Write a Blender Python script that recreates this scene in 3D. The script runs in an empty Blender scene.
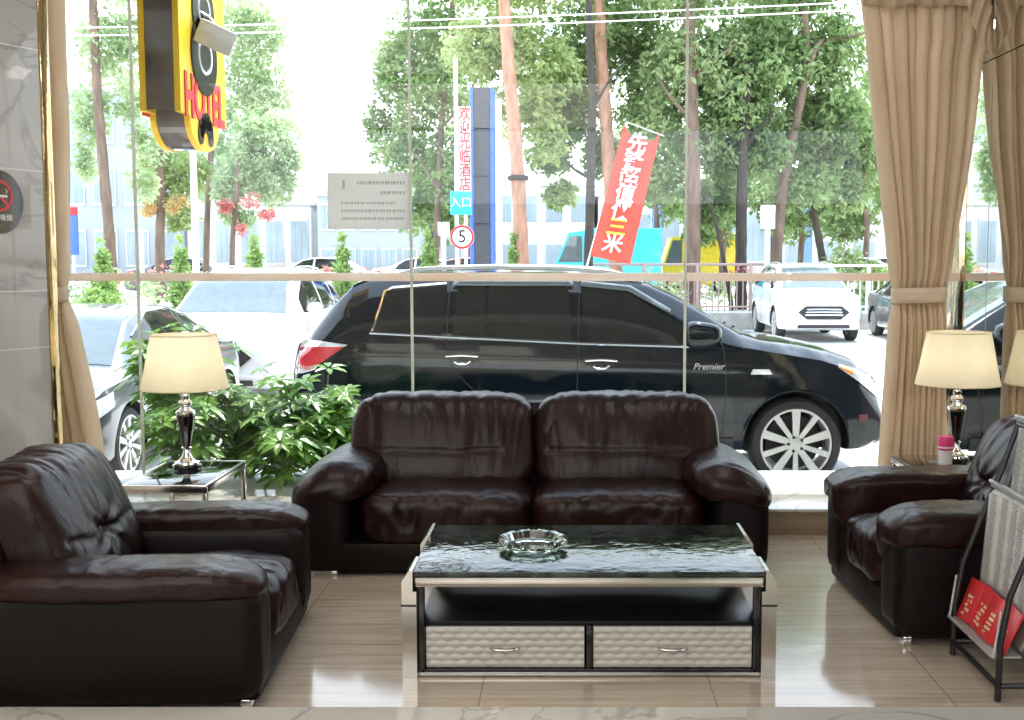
import bpy, bmesh, math, random
from mathutils import Vector, Matrix, noise
PI = math.pi
R = math.radians
SC = bpy.context.scene
COL = SC.collection
rnd = random.Random(7)

# ---------------------------------------------------------------- camera model (metres; floor z = 0, window along +Y)
FPX, VPX, CAM_H = 1185.0, 568.0, 1.5
PITCH = math.atan(104 / FPX)
def at(px, py, Y):
    """point at depth Y seen at photo pixel (px, py)"""
    a = (px - VPX) / FPX; b = (360 - py) / FPX
    d = Vector((a, math.cos(PITCH) + b * math.sin(PITCH), -math.sin(PITCH) + b * math.cos(PITCH)))
    return Vector((0, 0, CAM_H)) + d * (Y / d.y)

# ---------------------------------------------------------------- mesh building
class MB:
    def __init__(s):
        s.v = []; s.f = []; s.m = []
    def add(s, vs, fs, mi=0, M=None):
        o = len(s.v)
        s.v += [tuple(M @ Vector(p)) if M is not None else tuple(p) for p in vs]
        s.f += [tuple(i + o for i in f) for f in fs]
        s.m += [mi] * len(fs)
        return s
    def from_bm(s, bm, mi=0, M=None):
        bm.verts.index_update()
        s.add([v.co.copy() for v in bm.verts], [[v.index for v in f.verts] for f in bm.faces], mi, M)
        bm.free(); return s
    def box(s, c, d, bev=0.004, seg=2, mi=0, M=None, taper=None):
        bm = bmesh.new(); bmesh.ops.create_cube(bm, size=1)
        for v in bm.verts:
            k = 1.0
            if taper and v.co.z < 0: k = taper
            v.co = Vector((v.co.x * d[0] * k, v.co.y * d[1] * k, v.co.z * d[2]))
        bev = min(bev, min(d) * .45)
        if bev > 0: bmesh.ops.bevel(bm, geom=list(bm.edges), offset=bev, segments=seg, profile=.5, affect='EDGES')
        T = Matrix.Translation(c)
        return s.from_bm(bm, mi, T if M is None else M @ T)
    def tube(s, pts, r, n=8, mi=0, M=None, closed=False):
        pts = [Vector(p) for p in pts]; N = len(pts)
        rs = r if isinstance(r, (list, tuple)) else [r] * N
        vs = []; fs = []; up = None
        for i, p in enumerate(pts):
            if closed: t = pts[(i + 1) % N] - pts[i - 1]
            else: t = pts[min(i + 1, N - 1)] - pts[max(i - 1, 0)]
            if t.length < 1e-9: t = Vector((0, 0, 1))
            t.normalize()
            if up is None:
                up = Vector((0, 0, 1)) if abs(t.z) < .9 else Vector((1, 0, 0))
            a = t.cross(up)
            if a.length < 1e-6: a = t.cross(Vector((0, 1, 0)))
            a.normalize(); b = a.cross(t); up = b
            for k in range(n):
                q = 2 * PI * k / n
                vs.append(p + (a * math.cos(q) + b * math.sin(q)) * rs[i])
        for i in range(N if closed else N - 1):
            j = (i + 1) % N
            for k in range(n):
                fs.append((i * n + k, i * n + (k + 1) % n, j * n + (k + 1) % n, j * n + k))
        if not closed:
            fs.append(tuple(range(n))[::-1]); fs.append(tuple((N - 1) * n + k for k in range(n)))
        return s.add(vs, fs, mi, M)
    def lathe(s, prof, n=32, c=(0, 0, 0), mi=0, M=None, cap=True, facet=None):
        vs = []; fs = []; L = len(prof)
        for r, z in prof:
            for k in range(n):
                q = 2 * PI * k / n
                rr = r * (facet(q, z) if facet else 1)
                vs.append((c[0] + rr * math.cos(q), c[1] + rr * math.sin(q), c[2] + z))
        for i in range(L - 1):
            for k in range(n):
                fs.append((i * n + k, i * n + (k + 1) % n, (i + 1) * n + (k + 1) % n, (i + 1) * n + k))
        if cap:
            if prof[0][0] > 1e-5: fs.append(tuple(range(n))[::-1])
            if prof[-1][0] > 1e-5: fs.append(tuple((L - 1) * n + k for k in range(n)))
        return s.add(vs, fs, mi, M)
    def prism(s, poly, t, mi=0, M=None):
        """polygon in local XY, thickness t along +Z"""
        n = len(poly)
        vs = [(p[0], p[1], 0) for p in poly] + [(p[0], p[1], t) for p in poly]
        fs = [tuple(range(n))[::-1], tuple(range(n, 2 * n))]
        fs += [(i, (i + 1) % n, n + (i + 1) % n, n + i) for i in range(n)]
        return s.add(vs, fs, mi, M)
    def patch(s, fn, nu, nv, mi=0, M=None):
        vs = [fn(i / nu, j / nv) for j in range(nv + 1) for i in range(nu + 1)]
        fs = [(j * (nu + 1) + i, j * (nu + 1) + i + 1, (j + 1) * (nu + 1) + i + 1, (j + 1) * (nu + 1) + i) for j in range(nv) for i in range(nu)]
        return s.add(vs, fs, mi, M)
    def cushion(s, c, h, e=5.0, res=(20, 20, 8), deform=None, mi=0, M=None):
        """pillow-like rounded block: half sizes h, roundness exponent e, deform(q in -1..1, point, normal) -> point"""
        bm = bmesh.new()
        nx, ny, nz = res
        def face(fn, a, b):
            g = [[bm.verts.new(fn(-1 + 2 * i / a, -1 + 2 * j / b)) for i in range(a + 1)] for j in range(b + 1)]
            for j in range(b):
                for i in range(a):
                    bm.faces.new((g[j][i], g[j][i + 1], g[j + 1][i + 1], g[j + 1][i]))
        face(lambda a, b: (a, b, 1), nx, ny); face(lambda a, b: (-a, b, -1), nx, ny)
        face(lambda a, b: (a, -1, b), nx, nz); face(lambda a, b: (-a, 1, b), nx, nz)
        face(lambda a, b: (1, a, b), ny, nz); face(lambda a, b: (-1, -a, b), ny, nz)
        bmesh.ops.remove_doubles(bm, verts=list(bm.verts), dist=1e-4)
        for v in bm.verts:
            p = v.co
            k = (abs(p.x) ** e + abs(p.y) ** e + abs(p.z) ** e) ** (1 / e)
            q = p / k
            nr = Vector((math.copysign(abs(q.x) ** (e - 1), q.x) / h[0], math.copysign(abs(q.y) ** (e - 1), q.y) / h[1], math.copysign(abs(q.z) ** (e - 1), q.z) / h[2]))
            if nr.length > 0: nr.normalize()
            w = Vector((q.x * h[0], q.y * h[1], q.z * h[2]))
            if deform: w = deform(q, w, nr)
            v.co = w + Vector(c)
        return s.from_bm(bm, mi, M)
    def build(s, name, mats, parent=None, loc=None, rz=None, ang=35, smooth=True, solid=0, weld=False):
        me = bpy.data.meshes.new(name)
        me.from_pydata(s.v, [], s.f)
        if not isinstance(mats, (list, tuple)): mats = [mats]
        for m in mats: me.materials.append(m)
        if len(mats) > 1: me.polygons.foreach_set('material_index', s.m)
        me.update()
        if smooth:
            me.shade_smooth()
            if ang < 179: me.set_sharp_from_angle(angle=R(ang))
        o = bpy.data.objects.new(name, me); COL.objects.link(o)
        if parent is not None: o.parent = parent
        if loc is not None: o.location = loc
        if rz is not None: o.rotation_euler = (0, 0, rz)
        if solid:
            md = o.modifiers.new('thickness', 'SOLIDIFY'); md.thickness = solid; md.offset = 0
        return o

def tag(o, label=None, cat=None, group=None, kind=None):
    if label: o['label'] = label
    if cat: o['category'] = cat
    if group: o['group'] = group
    if kind: o['kind'] = kind
    return o
def thing(name, label, cat, loc=(0, 0, 0), rz=0, group=None):
    o = bpy.data.objects.new(name, None); COL.objects.link(o)
    o.empty_display_size = .1; o.location = loc; o.rotation_euler = (0, 0, rz)
    return tag(o, label, cat, group)
def struct(o): return tag(o, kind='structure')
def copy_tree(o, parent=None):
    c = o.copy(); COL.objects.link(c)
    if parent is not None: c.parent = parent
    for ch in list(o.children): copy_tree(ch, c)
    return c
def text_mb(txt, size=.1, depth=.002, align='CENTER', shear=0.0, sx=1.0, bold=0.0):
    """flat lettering (solid, in local XY, reading along +X) as an MB"""
    cu = bpy.data.curves.new('lettering', 'FONT'); cu.body = txt; cu.size = size; cu.extrude = depth
    cu.align_x = align; cu.align_y = 'CENTER'; cu.shear = shear; cu.resolution_u = 3; cu.offset = bold * size
    o = bpy.data.objects.new('lettering', cu); COL.objects.link(o)
    bpy.context.view_layer.update()
    dg = bpy.context.evaluated_depsgraph_get()
    me = bpy.data.meshes.new_from_object(o.evaluated_get(dg))
    mb = MB()
    mb.add([(v.co.x * sx, v.co.y, v.co.z) for v in me.vertices], [tuple(p.vertices) for p in me.polygons])
    bpy.data.objects.remove(o); bpy.data.curves.remove(cu); bpy.data.meshes.remove(me)
    return mb
def cat_rom(pts, n):
    """n samples along a Catmull-Rom curve through pts"""
    pts = [Vector(p) for p in pts]; out = []; L = len(pts) - 1
    for i in range(n):
        t = i / (n - 1) * L; k = min(int(t), L - 1); u = t - k
        p0 = pts[max(k - 1, 0)]; p1 = pts[k]; p2 = pts[k + 1]; p3 = pts[min(k + 2, L)]
        out.append(.5 * ((2 * p1) + (p2 - p0) * u + (2 * p0 - 5 * p1 + 4 * p2 - p3) * u * u + (3 * p1 - p0 - 3 * p2 + p3) * u ** 3))
    return out
def interp(tab, x):
    if x <= tab[0][0]: return tab[0][1]
    for (a, b), (c, d) in zip(tab, tab[1:]):
        if x <= c: return b + (d - b) * (x - a) / (c - a) if c > a else d
    return tab[-1][1]
# frame whose local X -> world dir x, Y -> world dir y, at c
def frame(c, x, y):
    x = Vector(x).normalized(); z = x.cross(Vector(y)).normalized(); y = z.cross(x)
    M = Matrix((x, y, z)).transposed().to_4x4(); M.translation = Vector(c); return M

# ---------------------------------------------------------------- materials
def nodes(name):
    m = bpy.data.materials.new(name); m.use_nodes = True
    nt = m.node_tree; b = nt.nodes['Principled BSDF']
    return m, nt, b
def N(nt, t, **kw):
    n = nt.nodes.new(t)
    for k, v in kw.items():
        if k in n.inputs: n.inputs[k].default_value = v
        else: setattr(n, k, v)
    return n
def rgba(c): return (c[0], c[1], c[2], 1)
def pm(name, col, rough=.5, metal=0.0, var=.08, scale=9.0, bump=0.0, bscale=60.0, coat=0.0, stretch=None, spec=.5, col2=None, sheen=0.0, bdist=.004):
    """principled material, colour varied by object-space noise, optional noise bump"""
    m, nt, b = nodes(name); L = nt.links.new
    tc = N(nt, 'ShaderNodeTexCoord'); src = tc.outputs['Object']
    if stretch:
        mp = N(nt, 'ShaderNodeMapping'); mp.inputs['Scale'].default_value = stretch
        L(src, mp.inputs['Vector']); src = mp.outputs['Vector']
    nz = N(nt, 'ShaderNodeTexNoise', Scale=scale, Detail=3.0); L(src, nz.inputs['Vector'])
    rp = N(nt, 'ShaderNodeValToRGB')
    c2 = col2 or tuple(min(1, x * (1 + var)) for x in col)
    c1 = tuple(x * (1 - var) for x in col) if not col2 else col
    rp.color_ramp.elements[0].position = .35; rp.color_ramp.elements[1].position = .65
    rp.color_ramp.elements[0].color = rgba(c1); rp.color_ramp.elements[1].color = rgba(c2)
    L(nz.outputs['Fac'], rp.inputs['Fac']); L(rp.outputs['Color'], b.inputs['Base Color'])
    b.inputs['Roughness'].default_value = rough; b.inputs['Metallic'].default_value = metal
    b.inputs['Specular IOR Level'].default_value = spec
    if coat: b.inputs['Coat Weight'].default_value = coat; b.inputs['Coat Roughness'].default_value = .03
    if sheen: b.inputs['Sheen Weight'].default_value = sheen
    if bump:
        n2 = N(nt, 'ShaderNodeTexNoise', Scale=bscale, Detail=4.0); L(src, n2.inputs['Vector'])
        bp = N(nt, 'ShaderNodeBump', Strength=bump, Distance=bdist); L(n2.outputs['Fac'], bp.inputs['Height']); L(bp.outputs['Normal'], b.inputs['Normal'])
    return m
def leaf_mat(name, c1, c2, trans=.5, scale=1.5, rough=.5):
    m, nt, b = nodes(name); L = nt.links.new
    tc = N(nt, 'ShaderNodeTexCoord'); nz = N(nt, 'ShaderNodeTexNoise', Scale=scale, Detail=5.0); L(tc.outputs['Object'], nz.inputs['Vector'])
    rp = N(nt, 'ShaderNodeValToRGB'); rp.color_ramp.elements[0].position = .38; rp.color_ramp.elements[1].position = .62
    rp.color_ramp.elements[0].color = rgba(c1); rp.color_ramp.elements[1].color = rgba(c2)
    L(nz.outputs['Fac'], rp.inputs['Fac']); L(rp.outputs['Color'], b.inputs['Base Color']); b.inputs['Roughness'].default_value = rough
    tr = N(nt, 'ShaderNodeBsdfTranslucent'); L(rp.outputs['Color'], tr.inputs['Color'])
    mx = N(nt, 'ShaderNodeMixShader', Fac=trans); L(b.outputs[0], mx.inputs[1]); L(tr.outputs[0], mx.inputs[2])
    L(mx.outputs[0], nt.nodes['Material Output'].inputs['Surface'])
    return m
def glass_mat(name, tint=(.96, .98, .97), refl=1.0, rough=0.0, ior=1.45):
    """clear sheet glass: transparent straight through plus a fresnel reflection"""
    m, nt, b = nodes(name); L = nt.links.new; nt.nodes.remove(b)
    tr = N(nt, 'ShaderNodeBsdfTransparent'); tr.inputs['Color'].default_value = rgba(tint)
    gl = N(nt, 'ShaderNodeBsdfGlossy', Roughness=rough); fr = N(nt, 'ShaderNodeFresnel', IOR=ior)
    ml = N(nt, 'ShaderNodeMath', operation='MULTIPLY'); L(fr.outputs[0], ml.inputs[0]); ml.inputs[1].default_value = refl
    mx = N(nt, 'ShaderNodeMixShader'); L(ml.outputs[0], mx.inputs['Fac']); L(tr.outputs[0], mx.inputs[1]); L(gl.outputs[0], mx.inputs[2])
    L(mx.outputs[0], nt.nodes['Material Output'].inputs['Surface'])
    return m
def solid_glass(name, col=(1, 1, 1), rough=0.0, ior=1.5):
    m, nt, b = nodes(name)
    b.inputs['Base Color'].default_value = rgba(col); b.inputs['Transmission Weight'].default_value = 1; b.inputs['Roughness'].default_value = rough; b.inputs['IOR'].default_value = ior
    return m
def marble_mat(name, base, vein, scale=1.2, rough=.08, joint=None, jcol=(.75, .74, .7), axis='XZ', vw=.02):
    m, nt, b = nodes(name); L = nt.links.new
    tc = N(nt, 'ShaderNodeTexCoord')
    mp = N(nt, 'ShaderNodeMapping'); mp.inputs['Rotation'].default_value = (0.3, .6, .8); mp.inputs['Scale'].default_value = (1, 1, 1.6); L(tc.outputs['Object'], mp.inputs['Vector'])
    nz = N(nt, 'ShaderNodeTexNoise', Scale=scale, Detail=8.0, Distortion=1.2); L(mp.outputs[0], nz.inputs['Vector'])
    s = N(nt, 'ShaderNodeMath', operation='SUBTRACT'); L(nz.outputs['Fac'], s.inputs[0]); s.inputs[1].default_value = .5
    ab = N(nt, 'ShaderNodeMath', operation='ABSOLUTE'); L(s.outputs[0], ab.inputs[0])
    rp = N(nt, 'ShaderNodeValToRGB'); rp.color_ramp.elements[0].color = rgba(vein); rp.color_ramp.elements[1].color = rgba(base)
    rp.color_ramp.elements[0].position = 0; rp.color_ramp.elements[1].position = vw; L(ab.outputs[0], rp.inputs['Fac'])
    n2 = N(nt, 'ShaderNodeTexNoise', Scale=scale * .8, Detail=2.0); L(tc.outputs['Object'], n2.inputs['Vector'])
    mx = N(nt, 'ShaderNodeMix', data_type='RGBA', blend_type='MULTIPLY'); mx.inputs['Factor'].default_value = .35
    L(rp.outputs['Color'], mx.inputs['A']); L(n2.outputs['Fac'], mx.inputs['B']); out = mx.outputs['Result']
    if joint:
        sp = N(nt, 'ShaderNodeSeparateXYZ'); L(tc.outputs['Object'], sp.inputs[0]); last = None
        for ax, period, off in joint:
            if period == 0:
                a = N(nt, 'ShaderNodeMath', operation='SUBTRACT'); L(sp.outputs[ax], a.inputs[0]); a.inputs[1].default_value = off
                p = N(nt, 'ShaderNodeMath', operation='ABSOLUTE'); L(a.outputs[0], p.inputs[0])
                g = N(nt, 'ShaderNodeMath', operation='LESS_THAN'); L(p.outputs[0], g.inputs[0]); g.inputs[1].default_value = .0025
                if last:
                    o = N(nt, 'ShaderNodeMath', operation='MAXIMUM'); L(last.outputs[0], o.inputs[0]); L(g.outputs[0], o.inputs[1]); last = o
                else: last = g
                continue
            a = N(nt, 'ShaderNodeMath', operation='ADD'); L(sp.outputs[ax], a.inputs[0]); a.inputs[1].default_value = off
            p = N(nt, 'ShaderNodeMath', operation='PINGPONG'); L(a.outputs[0], p.inputs[0]); p.inputs[1].default_value = period / 2
            g = N(nt, 'ShaderNodeMath', operation='LESS_THAN'); L(p.outputs[0], g.inputs[0]); g.inputs[1].default_value = .0025
            if last:
                o = N(nt, 'ShaderNodeMath', operation='MAXIMUM'); L(last.outputs[0], o.inputs[0]); L(g.outputs[0], o.inputs[1]); last = o
            else: last = g
        m2 = N(nt, 'ShaderNodeMix', data_type='RGBA'); L(last.outputs[0], m2.inputs['Factor']); L(out, m2.inputs['A']); m2.inputs['B'].default_value = rgba(jcol); out = m2.outputs['Result']
    L(out, b.inputs['Base Color']); b.inputs['Roughness'].default_value = rough
    return m

M = {}
M['steel'] = pm('polished steel', (.66, .63, .58), .20, 1.0, .05)
M['chrome'] = pm('chrome', (.82, .82, .82), .06, 1.0, .02)
M['gold'] = pm('gold toned steel', (.62, .47, .26), .10, 1.0, .1, bump=.35, bscale=3.0, bdist=.02)
M['black'] = pm('black lacquer', (.006, .006, .007), .18, 0, .2, coat=.3)
M['black_metal'] = pm('black painted metal', (.012, .012, .013), .35)
M['silver_metal'] = pm('silver painted metal', (.55, .56, .56), .35, .6)
M['rubber'] = pm('rubber', (.018, .018, .019), .75, 0, .2, bump=.2, bscale=40)
M['dark'] = pm('dark plastic', (.012, .012, .013), .55)
def leather(name, c1, c2, rough, spec):
    m, nt, b = nodes(name); L = nt.links.new; b.inputs['Specular IOR Level'].default_value = spec
    tc = N(nt, 'ShaderNodeTexCoord')
    nz = N(nt, 'ShaderNodeTexNoise', Scale=4.0, Detail=4.0); L(tc.outputs['Object'], nz.inputs['Vector'])
    rp = N(nt, 'ShaderNodeValToRGB'); rp.color_ramp.elements[0].position = .35; rp.color_ramp.elements[1].position = .7
    rp.color_ramp.elements[0].color = rgba(c1); rp.color_ramp.elements[1].color = rgba(c2); L(nz.outputs['Fac'], rp.inputs['Fac']); L(rp.outputs['Color'], b.inputs['Base Color'])
    r2 = N(nt, 'ShaderNodeMapRange'); L(nz.outputs['Fac'], r2.inputs['Value']); r2.inputs['To Min'].default_value = rough - .08; r2.inputs['To Max'].default_value = rough + .1; L(r2.outputs[0], b.inputs['Roughness'])
    mp = N(nt, 'ShaderNodeMapping'); mp.inputs['Scale'].default_value = (1, .5, .45); L(tc.outputs['Object'], mp.inputs['Vector'])
    w = N(nt, 'ShaderNodeTexNoise', Scale=13.0, Detail=3.0, Distortion=.6); L(mp.outputs[0], w.inputs['Vector'])
    v = N(nt, 'ShaderNodeTexVoronoi', Scale=170.0); L(tc.outputs['Object'], v.inputs['Vector'])
    b1 = N(nt, 'ShaderNodeBump', Strength=.26, Distance=.02); L(w.outputs['Fac'], b1.inputs['Height'])
    b2 = N(nt, 'ShaderNodeBump', Strength=.14, Distance=.003); L(v.outputs['Distance'], b2.inputs['Height']); L(b1.outputs[0], b2.inputs['Normal']); L(b2.outputs[0], b.inputs['Normal'])
    return m
M['leather'] = leather('oxblood leather', (.010, .0024, .0023), (.020, .0048, .0044), .34, .28)
M['leather_side'] = leather('dark brown leather', (.0048, .0026, .0025), (.007, .0036, .0035), .5, .2)
M['white_paint'] = pm('white enamel', (.82, .82, .80), .3)
# ================================================================ THE SETTING
GZ = -.35                                   # street level outside
YG = 6.68                                   # plane of the shop window
def floor_mat():
    m, nt, b = nodes('polished beige floor tile'); L = nt.links.new
    tc = N(nt, 'ShaderNodeTexCoord')
    mp = N(nt, 'ShaderNodeMapping'); mp.inputs['Scale'].default_value = (.9, 14, 1); L(tc.outputs['Object'], mp.inputs['Vector'])
    nz = N(nt, 'ShaderNodeTexNoise', Scale=2.2, Detail=6.0, Distortion=.3); L(mp.outputs[0], nz.inputs['Vector'])
    rp = N(nt, 'ShaderNodeValToRGB'); rp.color_ramp.elements[0].position = .3; rp.color_ramp.elements[1].position = .7
    rp.color_ramp.elements[0].color = rgba((.36, .295, .235)); rp.color_ramp.elements[1].color = rgba((.52, .445, .37)); L(nz.outputs['Fac'], rp.inputs['Fac'])
    sp = N(nt, 'ShaderNodeSeparateXYZ'); L(tc.outputs['Object'], sp.inputs[0]); last = None
    for ax, off in (('X', .3), ('Y', .32)):
        a = N(nt, 'ShaderNodeMath', operation='ADD'); L(sp.outputs[ax], a.inputs[0]); a.inputs[1].default_value = off + 80
        p = N(nt, 'ShaderNodeMath', operation='PINGPONG'); L(a.outputs[0], p.inputs[0]); p.inputs[1].default_value = .4
        g = N(nt, 'ShaderNodeMath', operation='LESS_THAN'); L(p.outputs[0], g.inputs[0]); g.inputs[1].default_value = .0018
        if last:
            o = N(nt, 'ShaderNodeMath', operation='MAXIMUM'); L(last.outputs[0], o.inputs[0]); L(g.outputs[0], o.inputs[1]); last = o
        else: last = g
    m2 = N(nt, 'ShaderNodeMix', data_type='RGBA'); L(last.outputs[0], m2.inputs['Factor']); L(rp.outputs['Color'], m2.inputs['A']); m2.inputs['B'].default_value = rgba((.16, .13, .10))
    L(m2.outputs['Result'], b.inputs['Base Color'])
    n3 = N(nt, 'ShaderNodeTexNoise', Scale=3.0, Detail=3.0); L(tc.outputs['Object'], n3.inputs['Vector'])
    bp = N(nt, 'ShaderNodeBump', Strength=.05, Distance=.02); L(n3.outputs['Fac'], bp.inputs['Height']); L(bp.outputs[0], b.inputs['Normal'])
    b.inputs['Roughness'].default_value = .10; b.inputs['Specular IOR Level'].default_value = .5
    return m
M['floor'] = floor_mat()
M['plaster'] = pm('warm white plaster', (.55, .52, .47), .8, 0, .03, bump=.1)
M['pillar'] = marble_mat('polished pale marble', (.50, .475, .45), (.36, .34, .32), 1.1, .03, [('Z', 0, z_) for z_ in (.45, 1.05, 1.33, 1.915, 2.5)], (.66, .64, .61), vw=.02)
M['step'] = marble_mat('cream marble', (.80, .76, .70), (.52, .49, .43), 1.8, .12, vw=.02)
M['ledge_top'] = marble_mat('pale marble sill', (.72, .70, .65), (.5, .47, .42), 1.8, .15, vw=.03)
M['ledge'] = pm('brown travertine', (.30, .225, .155), .3, 0, .12, 3.0, stretch=(.6, 1, 9))
M['mirror'] = pm('mirror', (.74, .75, .73), .012, 1.0, .01)
M['glass'] = glass_mat('window glass', (.97, .985, .975), .55)
M['joint'] = leaf_mat('translucent silicone joint', (.70, .70, .62), (.74, .74, .66), .6)
M['rail'] = leaf_mat('veiled rose rail', (.86, .70, .58), (.90, .79, .70), .5, 2.0, .3)  # rail paled and made translucent to imitate bright veiling light
M['concrete'] = pm('pale concrete', (.62, .61, .58), .85, 0, .06, 1.2, bump=.2, bscale=30)
M['plinth'] = pm('pale stone edge', (.62, .62, .60), .7, 0, .05, 3)
M['facade'] = pm('grey granite cladding', (.055, .055, .058), .4, 0, .15, 3.0)

def sbox(name, c, d, m, bev=.004, parent=None):
    return struct(MB().box((0, 0, 0), d, bev).build(name, m, parent, loc=c))
def span(name, x0, x1, y0, y1, z0, z1, m, bev=.004):
    o = MB().box(((x0 + x1) / 2, (y0 + y1) / 2, (z0 + z1) / 2), (x1 - x0, y1 - y0, z1 - z0), bev).build(name, m)
    return struct(o)
span('floor', -5.5, 2.24, 3.59, 6.29, -.12, 0, M['floor'], 0)
span('trim_1', -5.5, 2.25, -5, 3.59, -.12, .10, M['step'], .006)              # raised marble step in front
span('ceiling', -5.5, 2.4, -5, 6.9, 3.4, 3.5, M['plaster'], 0)
span('wall_left', -5.65, -5.5, -5, 6.9, -.12, 3.4, M['plaster'], 0)
span('wall_back', -5.5, 2.4, -5.15, -5, -.12, 2.3, M['plaster'], 0)
# window ledge
mb = MB().box((-1.635, 6.55, .05), (7.73, .52, .15), .003, mi=0)
mb.box((-1.63, 6.55, .134), (7.74, .54, .018), .004, mi=1)
struct(mb.build('trim_2', [M['ledge'], M['ledge_top']]))
# glass panes, butt jointed
xs = [-5.5, -3.96, -2.42, -.88, .66, 2.2]
for i in range(5):
    span('window_%d' % (i + 1), xs[i] + .006, xs[i + 1] - .006, YG - .005, YG + .005, .142, 3.2, M['glass'], 0)
for i, x in enumerate(xs[1:5]):
    span('trim_%d' % (3 + i), x - .0075, x + .0075, YG - .008, YG + .008, .142, 3.2, M['joint'], .002)
# polished jamb strip, transom rail just outside, header
span('trim_7', 2.232, 2.4, 6.70, 7.02, GZ, 3.7, M['gold'], .004)
span('trim_8', -5.4, 2.225, 6.735, 6.765, 1.358, 1.404, M['rail'], .006)
span('trim_9', -5.5, 2.4, 6.6, 6.9, 3.2, 3.4, M['plaster'], .004)
# mirror wall on the right: backing with four mirror sheets
wr = span('wall_right', 2.242, 2.4, -5, 6.7, -.12, 3.4, M['black'], 0)
for (y0, y1) in ((6.33, 6.68), (5.05, 6.325), (3.77, 5.044), (2.49, 3.764), (1.21, 2.484), (-.07, 1.204)):
    for (z0, z1) in ((.145 if y0 > 6.2 else (0.0 if y0 > 3.59 else .10), 2.53), (2.535, 3.39)):
        o = MB().box((2.236, (y0 + y1) / 2, (z0 + z1) / 2), (.010, y1 - y0, z1 - z0), .003, 1).build('mirror_panel', M['mirror'], wr)
# marble clad pillar at left, gold strip on its corner
pil = MB().box((-.5, .30, 1.7), (1.0, .30, 3.4), .004).build('trim_10', M['pillar'], loc=(-2.449, 5.833, 0), rz=R(65))
struct(pil)
mb = MB().box((.030, .31, 1.7), (.060, .33, 3.4), .006)
struct(mb.build('trim_11', M['gold'], loc=(-2.449, 5.833, 0), rz=R(65)))
o = MB().box((-1.635, 7.17, -.12), (7.73, .68, .50), .012).build('trim_12', M['plinth']); struct(o)      # raised stone edge outside the glass
# outside ground and facade
span('ground', -60, 60, 6.80, 29.8, GZ - .2, GZ, M['concrete'], 0)
M['kerbstone'] = pm('grey kerb stone', (.34, .32, .29), .8, 0, .15, 4)
M['soil'] = pm('planting soil', (.22, .17, .11), .95, 0, .3, 8, bump=.6, bscale=30)
M['road'] = pm('sunlit paving', (.60, .58, .55), .9, 0, .06, .5)
span('kerb', -60, 60, 29.8, 30.1, GZ - .2, .07, M['kerbstone'], .02)
span('sidewalk', -60, 60, 30.1, 38, GZ - .2, .05, M['concrete'], 0)
span('road', -90, 90, 38, 120, GZ - .2, .0, M['road'], 0)
span('wall_front', 2.4, 16, 6.6, 6.9, GZ - .1, 7.5, M['facade'], 0)
span('wall_front_upper', -16, 2.4, 6.6, 6.9, 3.5, 7.5, M['facade'], 0)
span('wall_front_left', -16, -5.65, 6.6, 6.9, GZ - .1, 3.5, M['facade'], 0)
span('roof', -16, 16, 6.9, 8.35, 3.75, 3.95, M['facade'], .02)                  # unseen canopy, added to keep direct sun out of the room

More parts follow.
